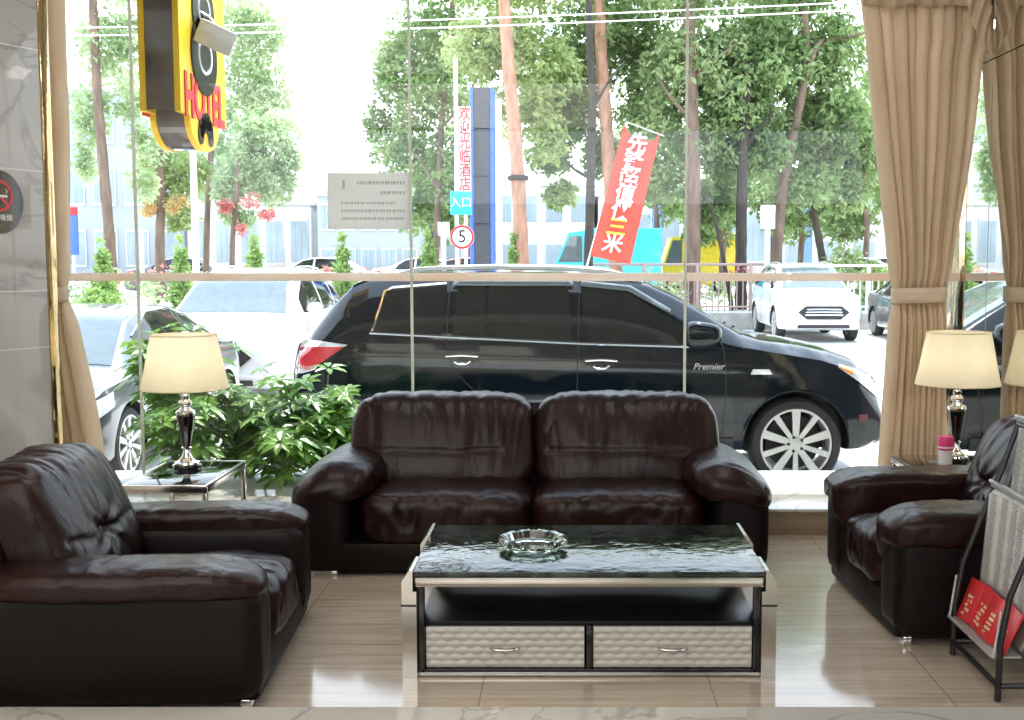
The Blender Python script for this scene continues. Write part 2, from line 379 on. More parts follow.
# ================================================================ SEATING
def crease(p, f=(6, 6, 6), seed=0.0):
    n = noise.noise(Vector((p.x * f[0] + seed, p.y * f[1] + seed * 1.7, p.z * f[2] - seed)))
    return (1 - min(1, abs(n) * 2.2)) ** 3
def seating(name, label, cat, W, n, loc, rz, seed, D=.90, pinch=True, pad=(.455, .088, .43, .43), bk=0.0, pe=3.6, pw=.207, inner_drop=0.0, bz=.552, sz=.255):
    t = thing(name, label, cat, loc, rz)
    aw = .335; f = -D / 2
    inner = W - 2 * aw
    # base with plinth
    MB().box((0, 0, .09), (W - .20, D - .05, .14), .02).build('base', M['leather_side'], t)
    # feet
    for sx in (-1, 1):
        for yy in (f + .07, D / 2 - .09):
            MB().box((sx * (W / 2 - .16), yy, .018), (.16, .035, .036), .006).build('foot', M['chrome'], t)
    for sx in (-1, 1):
        def dp(q, w, nr, sx=sx):
            k = 1 - .05 * max(0, -q.z)
            w = Vector((w.x * k, w.y, w.z))
            return w + nr * .004 * noise.noise(w * 5 + Vector((seed, sx, 0)))
        pan = MB().cushion((sx * (W / 2 - .165), .0, .235 - (.455 - pad[0]) / 2), (.135, D / 2 - .015, .205 - (.455 - pad[0]) / 2), 9, (6, 24, 12), dp)
        pan.build('arm_panel', M['leather_side'], t, ang=180)
        def dq(q, w, nr, sx=sx):
            ox = sx * q.x
            if pe < 3.7: z = w.z * (1 - .25 * max(0, ox)) - .085 * max(0, ox + .15) ** 2 - .03 * max(0, -ox - .3)
            else:
                z = w.z - .012 * max(0, ox) ** 2
                if q.z < 0: z -= inner_drop * max(0, -ox) * min(1, -q.z * 1.5)
            z -= (.055 if pe < 3.7 else .03) * max(0, (-q.y - .55) / .45) ** 2
            z -= .03 * max(0, q.y)  * 0
            y = w.y
            p = Vector((w.x, y, z))
            c = crease(p, (9, 22 if abs(q.z) > .5 else 12, 9), seed + sx)
            p = p - nr * (.0055 * c) + nr * .006 * noise.noise(p * 6 + Vector((seed * 3, sx, 1)))
            return p
        MB().cushion((sx * (W / 2 + .002 - pw), (pad[3] - pad[2]) / 2, pad[0]), (pw, (pad[2] + pad[3]) / 2, pad[1]), pe, (18, 44, 10), dq).build('arm_pad', M['leather'], t, ang=180)
    # back panel
    MB().cushion((0, D / 2 - .085, .39), (W / 2 - .215, .085, .35), 10, (16, 6, 12)).build('back_panel', M['leather_side'], t, ang=180)
    # seat cushions
    sw = inner / n
    for i in range(n):
        cx = -inner / 2 + sw * (i + .5)
        def ds(q, w, nr, i=i):
            p = w.copy()
            top = max(0, q.z)
            p.z += .022 * top * (1 - q.x * q.x) * (1 - .4 * q.y * q.y)
            edge = min(1 - abs(q.x), 1) 
            fr = max(0, -q.y - .35) / .65
            cr = crease(p, (10, 7, 10), seed + i * 3.1) * (.35 + .65 * fr)
            p -= nr * .011 * cr
            for sx0 in (-.33, .33):
                p -= nr * .008 * math.exp(-((q.x - sx0) / .035) ** 2) * (1 if q.y < .7 else 0)
            p += nr * .01 * noise.noise(p * 5 + Vector((seed, i, 2)))
            return p
        MB().cushion((cx, -.10, sz), (sw / 2 + .004, D / 2 - .105, .125), 5.5, (46, 34, 14), ds).build('seat_cushion', M['leather'], t, ang=180)
    # back cushions
    bw = (W - .43) / n
    for i in range(n):
        cx = -(W - .43) / 2 + bw * (i + .5)
        def db(q, w, nr, i=i):
            p = w.copy()
            front = max(0, -q.y)
            p.y -= front * .035 * (1 - q.x * q.x) * (1 - q.z * q.z)
            # pulled gathers falling from the top edge
            g = max(0, q.z + .35) / 1.35
            cr = crease(p, (17, 5, 3.2), seed * 1.3 + i * 5.7) * (.25 + .75 * g)
            p -= nr * .011 * cr
            hh = math.exp(-((q.z + .12 + .05 * noise.noise(Vector((q.x * 3, seed, i)))) / .06) ** 2)
            if abs(q.x + .1) < .75: p -= nr * .010 * hh * front
            if pinch:
                for (ax, az, am) in ((-.1, -.15, .03), (.15, .2, .0)):
                    d = math.hypot((q.x - ax) * h2, (q.z - az)) ; an = math.atan2(q.z - az, q.x - ax)
                    p -= nr * front * (am * math.exp(-(d / .14) ** 2) + am * .35 * math.exp(-(d / .45) ** 2) * math.cos(7 * an + 2 * d))
            p += nr * .010 * noise.noise(p * 5 + Vector((seed, i, 9)))
            # leans back
            p.y += .10 * q.z
            return p
        h2 = 1.0
        MB().cushion((cx, D / 2 - .215 + bk, bz), (bw / 2 + .003, .125, .245), 4.6, (60, 10, 40), db).build('back_cushion', M['leather'], t, ang=180)
    return t
seating('sofa', 'two-seat oxblood leather sofa against the shop window', 'sofa', 2.31, 2, (-.172, 5.85, 0), 0, 1.0, D=.84, pinch=False, pad=(.455, .088, .44, .42))
seating('armchair', 'dark leather armchair on the left, its back to the marble pillar', 'armchair', 1.22, 1, (-1.555, 4.31, 0), R(93.5), 5.3, D=1.05, pad=(.440, .054, .52, .40), bk=-.02, pe=3.8, pw=.145, inner_drop=.20, sz=.228, bz=.545)
seating('armchair', 'dark leather armchair beside the mirror wall, behind the newspaper rack', 'armchair', 1.15, 1, (1.68, 4.975, 0), R(-87.5), 9.1, D=.92, pad=(.462, .070, .475, .38), bk=.02, pe=4.4, pw=.17, inner_drop=.16, bz=.56)

# ================================================================ COFFEE TABLE
def ctop_mat():
    m, nt, b = nodes('dark green marble glass top'); L = nt.links.new
    tc = N(nt, 'ShaderNodeTexCoord'); nz = N(nt, 'ShaderNodeTexNoise', Scale=5.0, Detail=8.0, Distortion=2.0); L(tc.outputs['Object'], nz.inputs['Vector'])
    rp = N(nt, 'ShaderNodeValToRGB'); e = rp.color_ramp.elements; e[0].position = .40; e[1].position = .62
    e[0].color = rgba((.006, .012, .010)); e[1].color = rgba((.035, .055, .042)); x = rp.color_ramp.elements.new(.53); x.color = rgba((.015, .028, .02))
    L(nz.outputs['Fac'], rp.inputs['Fac']); L(rp.outputs['Color'], b.inputs['Base Color'])
    n2 = N(nt, 'ShaderNodeTexNoise', Scale=16.0, Detail=3.0); L(tc.outputs['Object'], n2.inputs['Vector'])
    bp = N(nt, 'ShaderNodeBump', Strength=.30, Distance=.02); L(n2.outputs['Fac'], bp.inputs['Height']); L(bp.outputs[0], b.inputs['Normal'])
    b.inputs['Roughness'].default_value = .05; b.inputs['Specular IOR Level'].default_value = .55
    return m
M['ctop'] = ctop_mat()
M['shelf_black'] = pm('satin black board', (.008, .008, .009), .35, spec=.25)
M['quilt'] = pm('pearl white quilted lacquer', (.47, .455, .415), .32, 0, .05, 12)
ct = thing('coffee_table', 'low coffee table with dark green top, steel frame and two white drawers', 'coffee table', (.075, 4.465, 0)); ct.scale = (1, 1, 1.055)
x1, yf, yb = .655, -.345, .375
MB().box((0, .015, .355), (1.262, .735, .022), .004).build('tabletop', M['ctop'], ct)
mb = MB().box((0, yf + .012, .328), (1.24, .018, .034), .003).box((0, yb - .012, .328), (1.24, .018, .034), .003)
mb.box((-.612, .015, .328), (.018, .70, .034), .003).box((.612, .015, .328), (.018, .70, .034), .003)
mb.build('apron', M['steel'], ct)
for sx in (-1, 1):
    for (ya, yb2) in ((-.36, -.16), (.18, .39)):
        mb = MB()
        # flat steel slab with its upper outer edge chamfered
        poly = [(.612, 0), (.664, 0), (.664, .335), (.637, .372), (.625, .372), (.625, .30), (.612, .30)]
        F = Matrix(((sx, 0, 0, 0), (0, 0, 1, ya), (0, 1, 0, 0), (0, 0, 0, 1)))
        mb.prism(poly, yb2 - ya, M=F)
        lg = mb.build('leg', M['steel'], ct, ang=20)
        MB().box((sx * .665, (ya + yb2) / 2, .252), (.004, yb2 - ya + .002, .006), 0).box((sx * .638, ya - .001, .252), (.05, .004, .006), 0).build('seam', M['dark'], lg)
MB().box((0, .015, .178), (1.215, .66, .014), .002).build('shelf', M['shelf_black'], ct)
mb = MB().box((-.598, yf + .02, .16), (.022, .03, .31), .002).box((.598, yf + .02, .16), (.022, .03, .31), .002)
mb.box((.002, yf + .03, .095), (.022, .03, .155), .002).box((0, yf + .02, .019), (1.2, .03, .014), .002)
mb.box((-.598, yb - .04, .16), (.022, .03, .31), .002).box((.598, yb - .04, .16), (.022, .03, .31), .002)
mb.box((0, yb - .05, .10), (1.18, .02, .15), .002).box((-.598, .015, .10), (.018, .64, .15), .002).box((.598, .015, .10), (.018, .64, .15), .002)
mb.box((0, .015, .022), (1.19, .62, .012), .002)
mb.build('carcass', M['black'], ct)
MB().box((0, yf + .01, .010), (1.235, .02, .012), .002).build('bottom_rail', M['steel'], ct)
for sx in (-1, 1):
    mb = MB()
    def fq(u, v):
        x = (u - .5) * .565; z = .029 + v * .138
        row = min(v * 6, 5.999); k = math.floor(row); uu = u * 11 + (.5 if k % 2 else 0)
        cx = (uu % 1.0) - .5; cy = (row % 1.0) - .5
        h = max(0.0, 1 - (2.0 * math.hypot(cx * .9, cy * 1.05)) ** 2) + .25 * (uu % 1.0)
        return (x, -.0045 * h, z)
    mb.patch(fq, 132, 48)
    mb.box((0, .012, .098), (.568, .02, .140), .002)
    d = mb.build('drawer', M['quilt'], ct, loc=(sx * .3, yf + .02, 0), ang=60)
    hp = [(-.055, -.004, .100), (-.045, -.016, .098), (-.02, -.022, .095), (.02, -.022, .095), (.045, -.016, .098), (.055, -.004, .100)]
    MB().tube(cat_rom(hp, 14), [.003 + .003 * math.sin(PI * i / 13) for i in range(14)], 8).build('handle', M['steel'], d)
# ashtray
M['crystal'] = solid_glass('pale green crystal', (.86, .95, .84), 0, 1.52)
fac = lambda q, z: 1 + .035 * math.cos(12 * q + (PI if z > .025 else 0))
prof = [(.0, 0), (.085, 0), (.112, .012), (.134, .032), (.128, .046), (.118, .05), (.104, .046), (.092, .022), (.06, .016), (0, .015)]
o = MB().lathe(prof, 48, facet=lambda q, z: fac(q, z) if z > .005 else 1).build('ashtray', M['crystal'], loc=(-.135, 4.44, .3865), ang=12)
tag(o, 'round cut crystal ashtray standing on the green-topped coffee table', 'ashtray')

# ================================================================ SIDE TABLES AND LAMPS
M['table_glass'] = pm('dark mirrored glass', (.10, .11, .10), .02, .0, .05, spec=1.0)
M['clear_glass'] = glass_mat('clear green glass', (.80, .90, .83), 1.3)
def side_table(label, loc, W, D):
    t = thing('side_table', label, 'side table', loc)
    H = .44
    MB().box((0, 0, H - .006), (W - .036, D - .036, .012), .002).build('glass_top', M['clear_glass'], t)
    for sx in (-1, 1):
        for sy in (-1, 1):
            MB().box((sx * (W / 2 - .0125), sy * (D / 2 - .0125), .2), (.025, .025, .40), .002).build('leg', M['steel'], t)
    mb = MB()
    for sy in (-1, 1): mb.box((0, sy * (D / 2 - .009), H - .018), (W, .018, .036), .002)
    for sx in (-1, 1): mb.box((sx * (W / 2 - .009), 0, H - .018), (.018, D - .036, .036), .002)
    mb.build('top_frame', M['steel'], t)
    mb = MB().box((0, 0, .15), (W - .05, D - .05, .012), .002); mb.build('shelf', M['table_glass'], t)
    return t
side_table('steel and glass side table between the left armchair and the sofa', (-1.875, 5.76, 0), .40, .68)
side_table('steel and glass side table tucked behind the armchair at the mirror wall', (1.975, 5.98, 0), .50, .56)
M['shade'] = leaf_mat('ivory pleated fabric', (.88, .81, .62), (.90, .84, .66), .5, 30.0, .8)
M['black_glass'] = pm('black glass', (.008, .007, .008), .05, 0, .1, coat=1)
def table_lamp(label, loc, tilt=0):
    t = thing('table_lamp', label, 'lamp', loc, rz=.3)
    MB().lathe([(0, 0), (.068, 0), (.070, .004), (.070, .022), (.062, .028), (0, .028)], 32).build('base', M['black_glass'], t)
    MB().lathe([(0, .028), (.064, .028), (.062, .036), (.040, .044), (.026, .062), (.019, .085), (.017, .098), (.026, .102), (.026, .108), (.016, .114), (.016, .118), (0, .118)], 32).build('stem', M['chrome'], t)
    MB().lathe([(0, .116), (.020, .116), (.026, .15), (.035, .20), (.045, .255), (.047, .268), (.043, .276), (0, .276)], 32).build('vase', M['black_glass'], t)
    MB().lathe([(0, .274), (.047, .274), (.050, .282), (.046, .292), (.030, .30), (.020, .312), (.031, .322), (.034, .332), (.030, .342), (.018, .35), (.022, .36), (.022, .37), (.010, .378), (.008, .46), (0, .46)], 32).build('collar', M['chrome'], t)
    n = 96
    def rr(q): return 1 + .004 * math.cos(q * 48)
    mb = MB().lathe([(.212, .405), (.2, .455), (.158, .672)], n, cap=False, facet=lambda q, z: rr(q))
    sh = mb.build('lamp_shade', M['shade'], t, ang=180)
    mb = MB()
    mb.tube([(.212 * math.cos(2 * PI * k / 48), .212 * math.sin(2 * PI * k / 48), .406) for k in range(48)], .0035, 6, closed=True)
    mb.tube([(.158 * math.cos(2 * PI * k / 48), .158 * math.sin(2 * PI * k / 48), .671) for k in range(48)], .0035, 6, closed=True)
    for k in range(3):
        q = 2 * PI * k / 3; mb.tube([(0, 0, .46), (.159 * math.cos(q), .159 * math.sin(q), .66)], .002, 5)
    mb.build('shade_rim', M['shade'], sh)
    return t
table_lamp('ivory-shaded table lamp in front of the green shrubs', (-1.905, 5.86, .44))
table_lamp('ivory-shaded table lamp beside the pink-lidded tumbler', (2.0, 6.05, .44))
# tumbler
M['pink'] = pm('pink plastic', (.75, .05, .22), .35, 0, .04); M['cup'] = pm('white plastic', (.82, .78, .78), .35)
t = thing('tumbler', 'tumbler with pink lid on the side table by the mirror wall', 'tumbler', (1.90, 5.90, .44))
MB().lathe([(0, 0), (.030, 0), (.033, .004), (.036, .09), (0, .09)], 28).build('body', M['cup'], t)
MB().lathe([(0, .09), (.038, .09), (.039, .094), (.039, .150), (.036, .158), (0, .160)], 28).build('lid', M['pink'], t)
MB().lathe([(.0395, .100), (.0400, .102), (.0400, .106), (.0395, .108)], 28, cap=False).build('rim', M['cup'], t)

# ================================================================ CURTAINS
M['curtain'] = leaf_mat('beige satin curtain', (.74, .57, .39), (.78, .62, .44), .36, 4.0, .5)
M['band'] = pm('pale beige tie band', (.62, .50, .38), .55, 0, .05, 8, bump=.12, bscale=200)
def curtain(label, left, right, Y, ztop, zbot, nf, phase=0.0, tie_z=1.287, mirror_seed=0):
    """left / right: tables (z, x) of the two edges"""
    t = thing('curtain', label, 'curtain', (0, Y, 0))
    nu, nv = nf * 12, 60
    w0 = 1.0
    def f(u, v):
        z = zbot + (ztop - zbot) * v
        xl = interp(left, z); xr = interp(right, z); w = xr - xl
        uu = u + .018 * math.sin(u * 17 + phase) + .012 * math.sin(z * 2.1 + u * 9)
        x = xl + w * u
        amp = min(.085, .036 + .018 / max(w, .12)) * (1 - .65 * math.exp(-((z - tie_z) / .10) ** 2))
        a = 2 * PI * nf * uu + phase
        fold = math.sin(a) + .28 * math.sin(2 * a + 1 + phase) + .25 * math.sin(.5 * a + z)
        y = amp * fold + .012 * noise.noise(Vector((x * 5, z * 1.5, phase)))
        x += .35 * amp * math.cos(a) * w / .4
        return (x, y * .8, z)
    mb = MB().patch(f, nu, nv)
    mb.build('fabric', M['curtain'], t, ang=180)
    # tie band
    xl = interp(left, tie_z) - .008; xr = interp(right, tie_z) + .008; cx = (xl + xr) / 2; hw = (xr - xl) / 2
    b = MB()
    def g(u, v):
        a = 2 * PI * u
        return (cx + hw * math.copysign(abs(math.cos(a)) ** .6, math.cos(a)), .068 * math.copysign(abs(math.sin(a)) ** .7, math.sin(a)), tie_z - .042 + .084 * v + .006 * math.cos(a))
    b.patch(g, 48, 3); b.build('tie_band', M['band'], t, solid=.005, ang=180)
    return t
s = 6.5 / FPX
def X6(px): return (px - VPX) * s
def Z6(py): return CAM_H + (256 - py) * s
Lc = [(.13, X6(884)), (Z6(380), X6(890)), (Z6(295), X6(893)), (Z6(235), X6(886)), (Z6(150), X6(874)), (Z6(0), X6(856)), (3.15, X6(854))]
Rc = [(.13, X6(946)), (Z6(400), X6(945)), (Z6(295), X6(944)), (Z6(240), X6(949)), (Z6(150), X6(962)), (Z6(62), X6(970)), (Z6(45), X6(975)), (3.15, X6(976))]
curtain('tied-back beige curtain beside the mirror wall', Lc, Rc, 6.50, 3.15, .146, 10)
Ll = [(.13, -3.05), (1.287, -3.0), (3.15, -3.35)]
Rl = [(.13, X6(96)), (Z6(440), X6(91)), (Z6(380), X6(82)), (Z6(330), X6(73)), (Z6(295), X6(66)), (Z6(240), X6(66)), (Z6(120), X6(70)), (Z6(0), X6(71)), (3.15, X6(72))]
curtain('tied-back beige curtain peeping out behind the marble pillar', Ll, Rl, 6.50, 3.15, .146, 8, 1.3)
# valance: a shallow band over the curtain head, and a gathered tail in the corner
t = thing('valance', 'beige valance with gathered tail above the right-hand curtain', 'valance', (0, 6.40, 0))
def vf(u, v):
    x = X6(852) + (2.222 - X6(852)) * u; z = 2.815 + .35 * v
    return (x, .022 * math.sin(u * 44) * (.6 + .4 * v) + .01 * math.sin(u * 13), z + .01 * math.sin(u * 20) * (1 - v))
MB().patch(vf, 90, 6).build('band', M['curtain'], t, solid=.003, ang=180)
def tf(u, v):
    # swag tail: wide at the top, drawn to a point in the corner, with catenary folds
    top = 3.1; z0 = 2.56
    xl = X6(938); xr = 2.226
    k = v ** .75
    x = xr - (xr - xl) * u * k - .004
    z = z0 + (top - z0) * v - .10 * u * (1 - v) * v * 2
    fold = math.sin(u * 10 + v * 26) * .018 * (.25 + k)
    return (x, -.035 + fold, z)
MB().patch(tf, 30, 60).build('tail', M['curtain'], t, solid=.003, ang=180)
# ================================================================ VEHICLES
def paint(name, col, rough=.25, metal=.0):
    return pm(name, col, rough, metal, .04, 3.0, coat=1.0)
M['navy'] = pm('black blue car paint', (.003, .0065, .0105), .07, 0, .04, 3.0, spec=.42)
M['silver'] = paint('silver car paint', (.055, .066, .074), .3, .3)
M['whitecar'] = paint('white car paint', (.66, .66, .66), .3)
M['greycar'] = paint('dark grey car paint', (.05, .052, .055), .3)
M['pinkcar'] = paint('dull red car paint', (.45, .14, .13), .3)
def dark_glass(name, col=(.012, .014, .014)):
    return pm(name, col, .02, 0, .1, coat=0, spec=.38)
M['carglass'] = dark_glass('tinted car glass')
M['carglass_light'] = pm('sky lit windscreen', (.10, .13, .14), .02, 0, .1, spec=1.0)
M['red_lens'] = pm('red lamp lens', (.55, .02, .025), .12, 0, .1, 20, coat=1)
M['clear_lens'] = pm('clear lamp lens', (.72, .74, .74), .12, .2, .12, 25, coat=1)
M['maroon'] = pm('dull red reflector', (.10, .012, .015), .3)
M['amber'] = pm('amber lens', (.85, .28, .04), .15, coat=1)
M['alloy'] = pm('alloy wheel', (.46, .46, .45), .35, .35, .05)
M['plate'] = pm('number plate blue', (.05, .12, .42), .4)

class CarBody:
    """top: (x, z) centre-line contour from tail to nose; belt: (x, z) waist line"""
    def __init__(s, L, W, top, belt, sill=.28, roof_w=.68, wheels=(1.2, 4.0), Rw=.385, end=.16, nose=None):
        s.L = L; s.W = W; s.topt = top; s.beltt = belt; s.sill = sill; s.rw = roof_w; s.wheels = wheels; s.Rw = Rw; s.end = end
    def top(s, x): return interp(s.topt, x)
    def half(s, x):
        c = s.L / 2; q = abs(x - c) / c
        return s.W * (1 - s.end * max(0, (q - .72) / .28) ** 2.2)
    def section(s, x):
        zt = s.top(x); zb = s.sill + .10 * max(0, (abs(x - s.L / 2) / (s.L / 2) - .9) / .1) ** 2
        bl = min(interp(s.beltt, x), zt - .035); bl = max(bl, zb + .12)
        W = s.half(x); g = max(0, min(1, (zt - bl) / .42)); h = bl - zb
        re = W * .86 * (1 - g) + min(W * .86, s.rw) * g
        P = [(0, zb), (W * .80, zb), (W * .95, zb + .02), (W * .985, zb + .10 * h), (W * .995, zb + .30 * h), (W * 1.0, zb + .55 * h), (W * .992, zb + .74 * h), (W * .985, zb + .80 * h), (W * .962, zb + .93 * h), (W * .945, bl)]
        a = W * .945
        top_z = zt - .045 if g > .2 else zt - .025
        top_z = max(top_z, bl + .006)
        for k in (.33, .66):
            P.append((a + (re - a) * k + .022 * g * math.sin(PI * k), bl + (top_z - bl) * k))
        P += [(re, top_z), (re * .93, top_z + (zt - top_z) * .62), (re * .78, zt - .004), (re * .4, zt + .006), (0, zt + .010)]
        return P
    def side_y(s, x, z):
        P = s.section(x)[2:13]
        for (y0, z0), (y1, z1) in zip(P, P[1:]):
            if z0 <= z <= z1 + 1e-6: return y0 + (y1 - y0) * (z - z0) / max(1e-6, z1 - z0)
        return P[-1][0] if z > P[-1][1] else P[0][0]
    def top_zy(s, x, y):
        P = s.section(x)[12:][::-1]; y = abs(y)
        for (y0, z0), (y1, z1) in zip(P, P[1:]):
            if y0 <= y <= y1 + 1e-6: return z0 + (z1 - z0) * (y - y0) / max(1e-6, y1 - y0)
        return P[-1][1]
    def mesh(s, paintm, name='body', parent=None, n=72, cut=True):
        xs = sorted(set([round(s.L * i / n, 4) for i in range(n + 1)] + [round(x, 4) for x, _ in s.topt if 0 <= x <= s.L]))
        vs = []; K = None
        for x in xs:
            P = s.section(x); K = len(P)
            x2 = min(max(x, .0), s.L)
            ring = [(x2, y, z) for y, z in P] + [(x2, -y, z) for y, z in P[1:-1]][::-1]
            vs += ring
        m = 2 * K - 2; fs = []
        for i in range(len(xs) - 1):
            for k in range(m):
                fs.append((i * m + k, (i + 1) * m + k, (i + 1) * m + (k + 1) % m, i * m + (k + 1) % m))
        fs.append(tuple(range(m))); fs.append(tuple((len(xs) - 1) * m + k for k in range(m))[::-1])
        mb = MB().add(vs, fs)
        o = mb.build(name, paintm, parent, ang=38)
        if cut:
            bm = bmesh.new(); bm.from_mesh(o.data); bmesh.ops.recalc_face_normals(bm, faces=list(bm.faces)); bm.to_mesh(o.data); bm.free()
            o.data.materials.append(M['dark'])
            par = o.parent; o.parent = None
            cb = MB()
            for wx in s.wheels:
                for sg in (-1, 1):
                    cb.add(*disc_prism(wx, s.Rw, s.Rw * 1.155, sg * (s.W + .12), sg * (s.W - .30)))
            c = cb.build('cutter', [M['dark']], smooth=False)
            bm = bmesh.new(); bm.from_mesh(c.data); bmesh.ops.recalc_face_normals(bm, faces=list(bm.faces)); bm.to_mesh(c.data); bm.free()
            md = o.modifiers.new('b', 'BOOLEAN'); md.operation = 'DIFFERENCE'; md.object = c; md.solver = 'EXACT'
            try: md.material_mode = 'TRANSFER'
            except Exception: pass
            bpy.context.view_layer.update()
            dg = bpy.context.evaluated_depsgraph_get()
            me = bpy.data.meshes.new_from_object(o.evaluated_get(dg))
            old = o.data; o.modifiers.clear(); o.data = me; bpy.data.meshes.remove(old)
            bpy.data.objects.remove(c)
            me.shade_smooth(); me.set_sharp_from_angle(angle=R(38))
            o.parent = par
        return o
    def side_patch(s, bottom, top, sg, off=.006, nu=24, nv=6):
        """glass or lamp following the flank between two (x, z) polylines"""
        def pl(t, u):
            n = len(t) - 1; k = min(int(u * n), n - 1); f = u * n - k
            return t[k][0] + (t[k + 1][0] - t[k][0]) * f, t[k][1] + (t[k + 1][1] - t[k][1]) * f
        def fn(u, v):
            a = pl(bottom, u); b = pl(top, u); x = a[0] + (b[0] - a[0]) * v; z = a[1] + (b[1] - a[1]) * v
            return (x, sg * (s.side_y(x, z) + off), z)
        return MB().patch(fn, nu, nv)
    def top_patch(s, x0, x1, wfrac, off=.006, nu=14, nv=14, marg=.0):
        def fn(u, v):
            x = x0 + (x1 - x0) * u; P = s.section(x); re = P[12][0] * wfrac; y = -re + 2 * re * v
            return (x, y, s.top_zy(x, y) + off)
        return MB().patch(fn, nu, nv)
    def line(s, pts, sg, r=.006, off=.004, n=6, samples=None):
        if samples: pts = [tuple(p) for p in cat_rom([(x, 0, z) for x, z in pts], samples)]; pts = [(p[0], p[2]) for p in pts]
        return MB().tube([(x, sg * (s.side_y(x, z) + off), z) for x, z in pts], r, n)
def disc_prism(x, z, r, y0, y1, n=40):
    vs = []
    for y in (y0, y1):
        vs += [(x + r * math.cos(2 * PI * k / n), y, z + r * math.sin(2 * PI * k / n)) for k in range(n)]
    fs = [tuple(range(n)), tuple(range(n, 2 * n))[::-1]] + [(k, (k + 1) % n, n + (k + 1) % n, n + k) for k in range(n)]
    return vs, fs
def make_wheel(parent, x, y, Rw, sg, w=.235, spokes=10, name='wheel'):
    """axis along local Y, outer face towards sg"""
    F = Matrix(((1, 0, 0, x), (0, 0, sg, y), (0, 1, 0, Rw), (0, 0, 0, 1)))
    ri = Rw * .765
    o = MB().lathe([(ri, -w / 2), (Rw * .93, -w / 2), (Rw * .99, -w * .36), (Rw, -w * .2), (Rw, w * .2), (Rw * .985, w * .36), (Rw * .93, w * .47), (ri * 1.06, w * .5), (ri, w * .46)], 48, M=F, cap=False).build(name, M['rubber'], parent)
    mb = MB().lathe([(ri * 1.02, w * .45), (ri * 1.0, w * .49), (ri * .95, w * .485), (ri * .92, w * .38), (ri * .9, -w * .4)], 48, M=F, cap=False)
    for k in range(spokes):
        q = 2 * PI * k / spokes + PI / 2
        wd = Rw * (.078 if k % 2 == 0 else .056)
        S = Matrix.Rotation(q, 4, 'Z')
        mb.add([(Rw * .12, -wd * .8, w * .30), (Rw * .12, wd * .8, w * .30), (ri * .94, wd * 1.25, w * .40), (ri * .94, -wd * 1.25, w * .40),
                (Rw * .12, -wd * .8, w * .44), (Rw * .12, wd * .8, w * .44), (ri * .95, wd * 1.15, w * .48), (ri * .95, -wd * 1.15, w * .48)],
               [(4, 5, 6, 7), (0, 1, 5, 4), (2, 3, 7, 6), (1, 2, 6, 5), (3, 0, 4, 7)], M=F @ S)
    mb.lathe([(Rw * .20, w * .25), (Rw * .20, w * .42), (Rw * .15, w * .46), (0, w * .46)], 24, M=F)
    rm = mb.build('rim', M['alloy'], o, ang=30)
    mb = MB()
    for k in range(5):
        q = 2 * PI * k / 5 + PI / 2 + .3; mb.lathe([(.013, w * .40), (.013, w * .47), (0, w * .47)], 8, c=(Rw * .155 * math.cos(q), Rw * .155 * math.sin(q), 0), M=F)
    mb.lathe([(0, -w * .3), (ri * .78, -w * .3), (ri * .78, -w * .15), (0, -w * .15)], 32, M=F)
    mb.build('lug_nuts', M['dark'], o)
    return o
def mirror_part(B, t, x, z, m, sg, sc=1.0):
    y = B.side_y(x, z - .05) * sg
    mb = MB().cushion((x - .02, y + sg * .13 * sc, z + .02), (.10 * sc, .085 * sc, .07 * sc), 3.2, (10, 8, 8), lambda q, w, nr: Vector((w.x, w.y, w.z * (1 - .18 * q.x))))
    mb.tube([(x + .02, y - sg * .02, z - .06), (x + .02, y + sg * .1, z - .05)], .022, 8)
    return mb.build('side_mirror', m, t, ang=180)

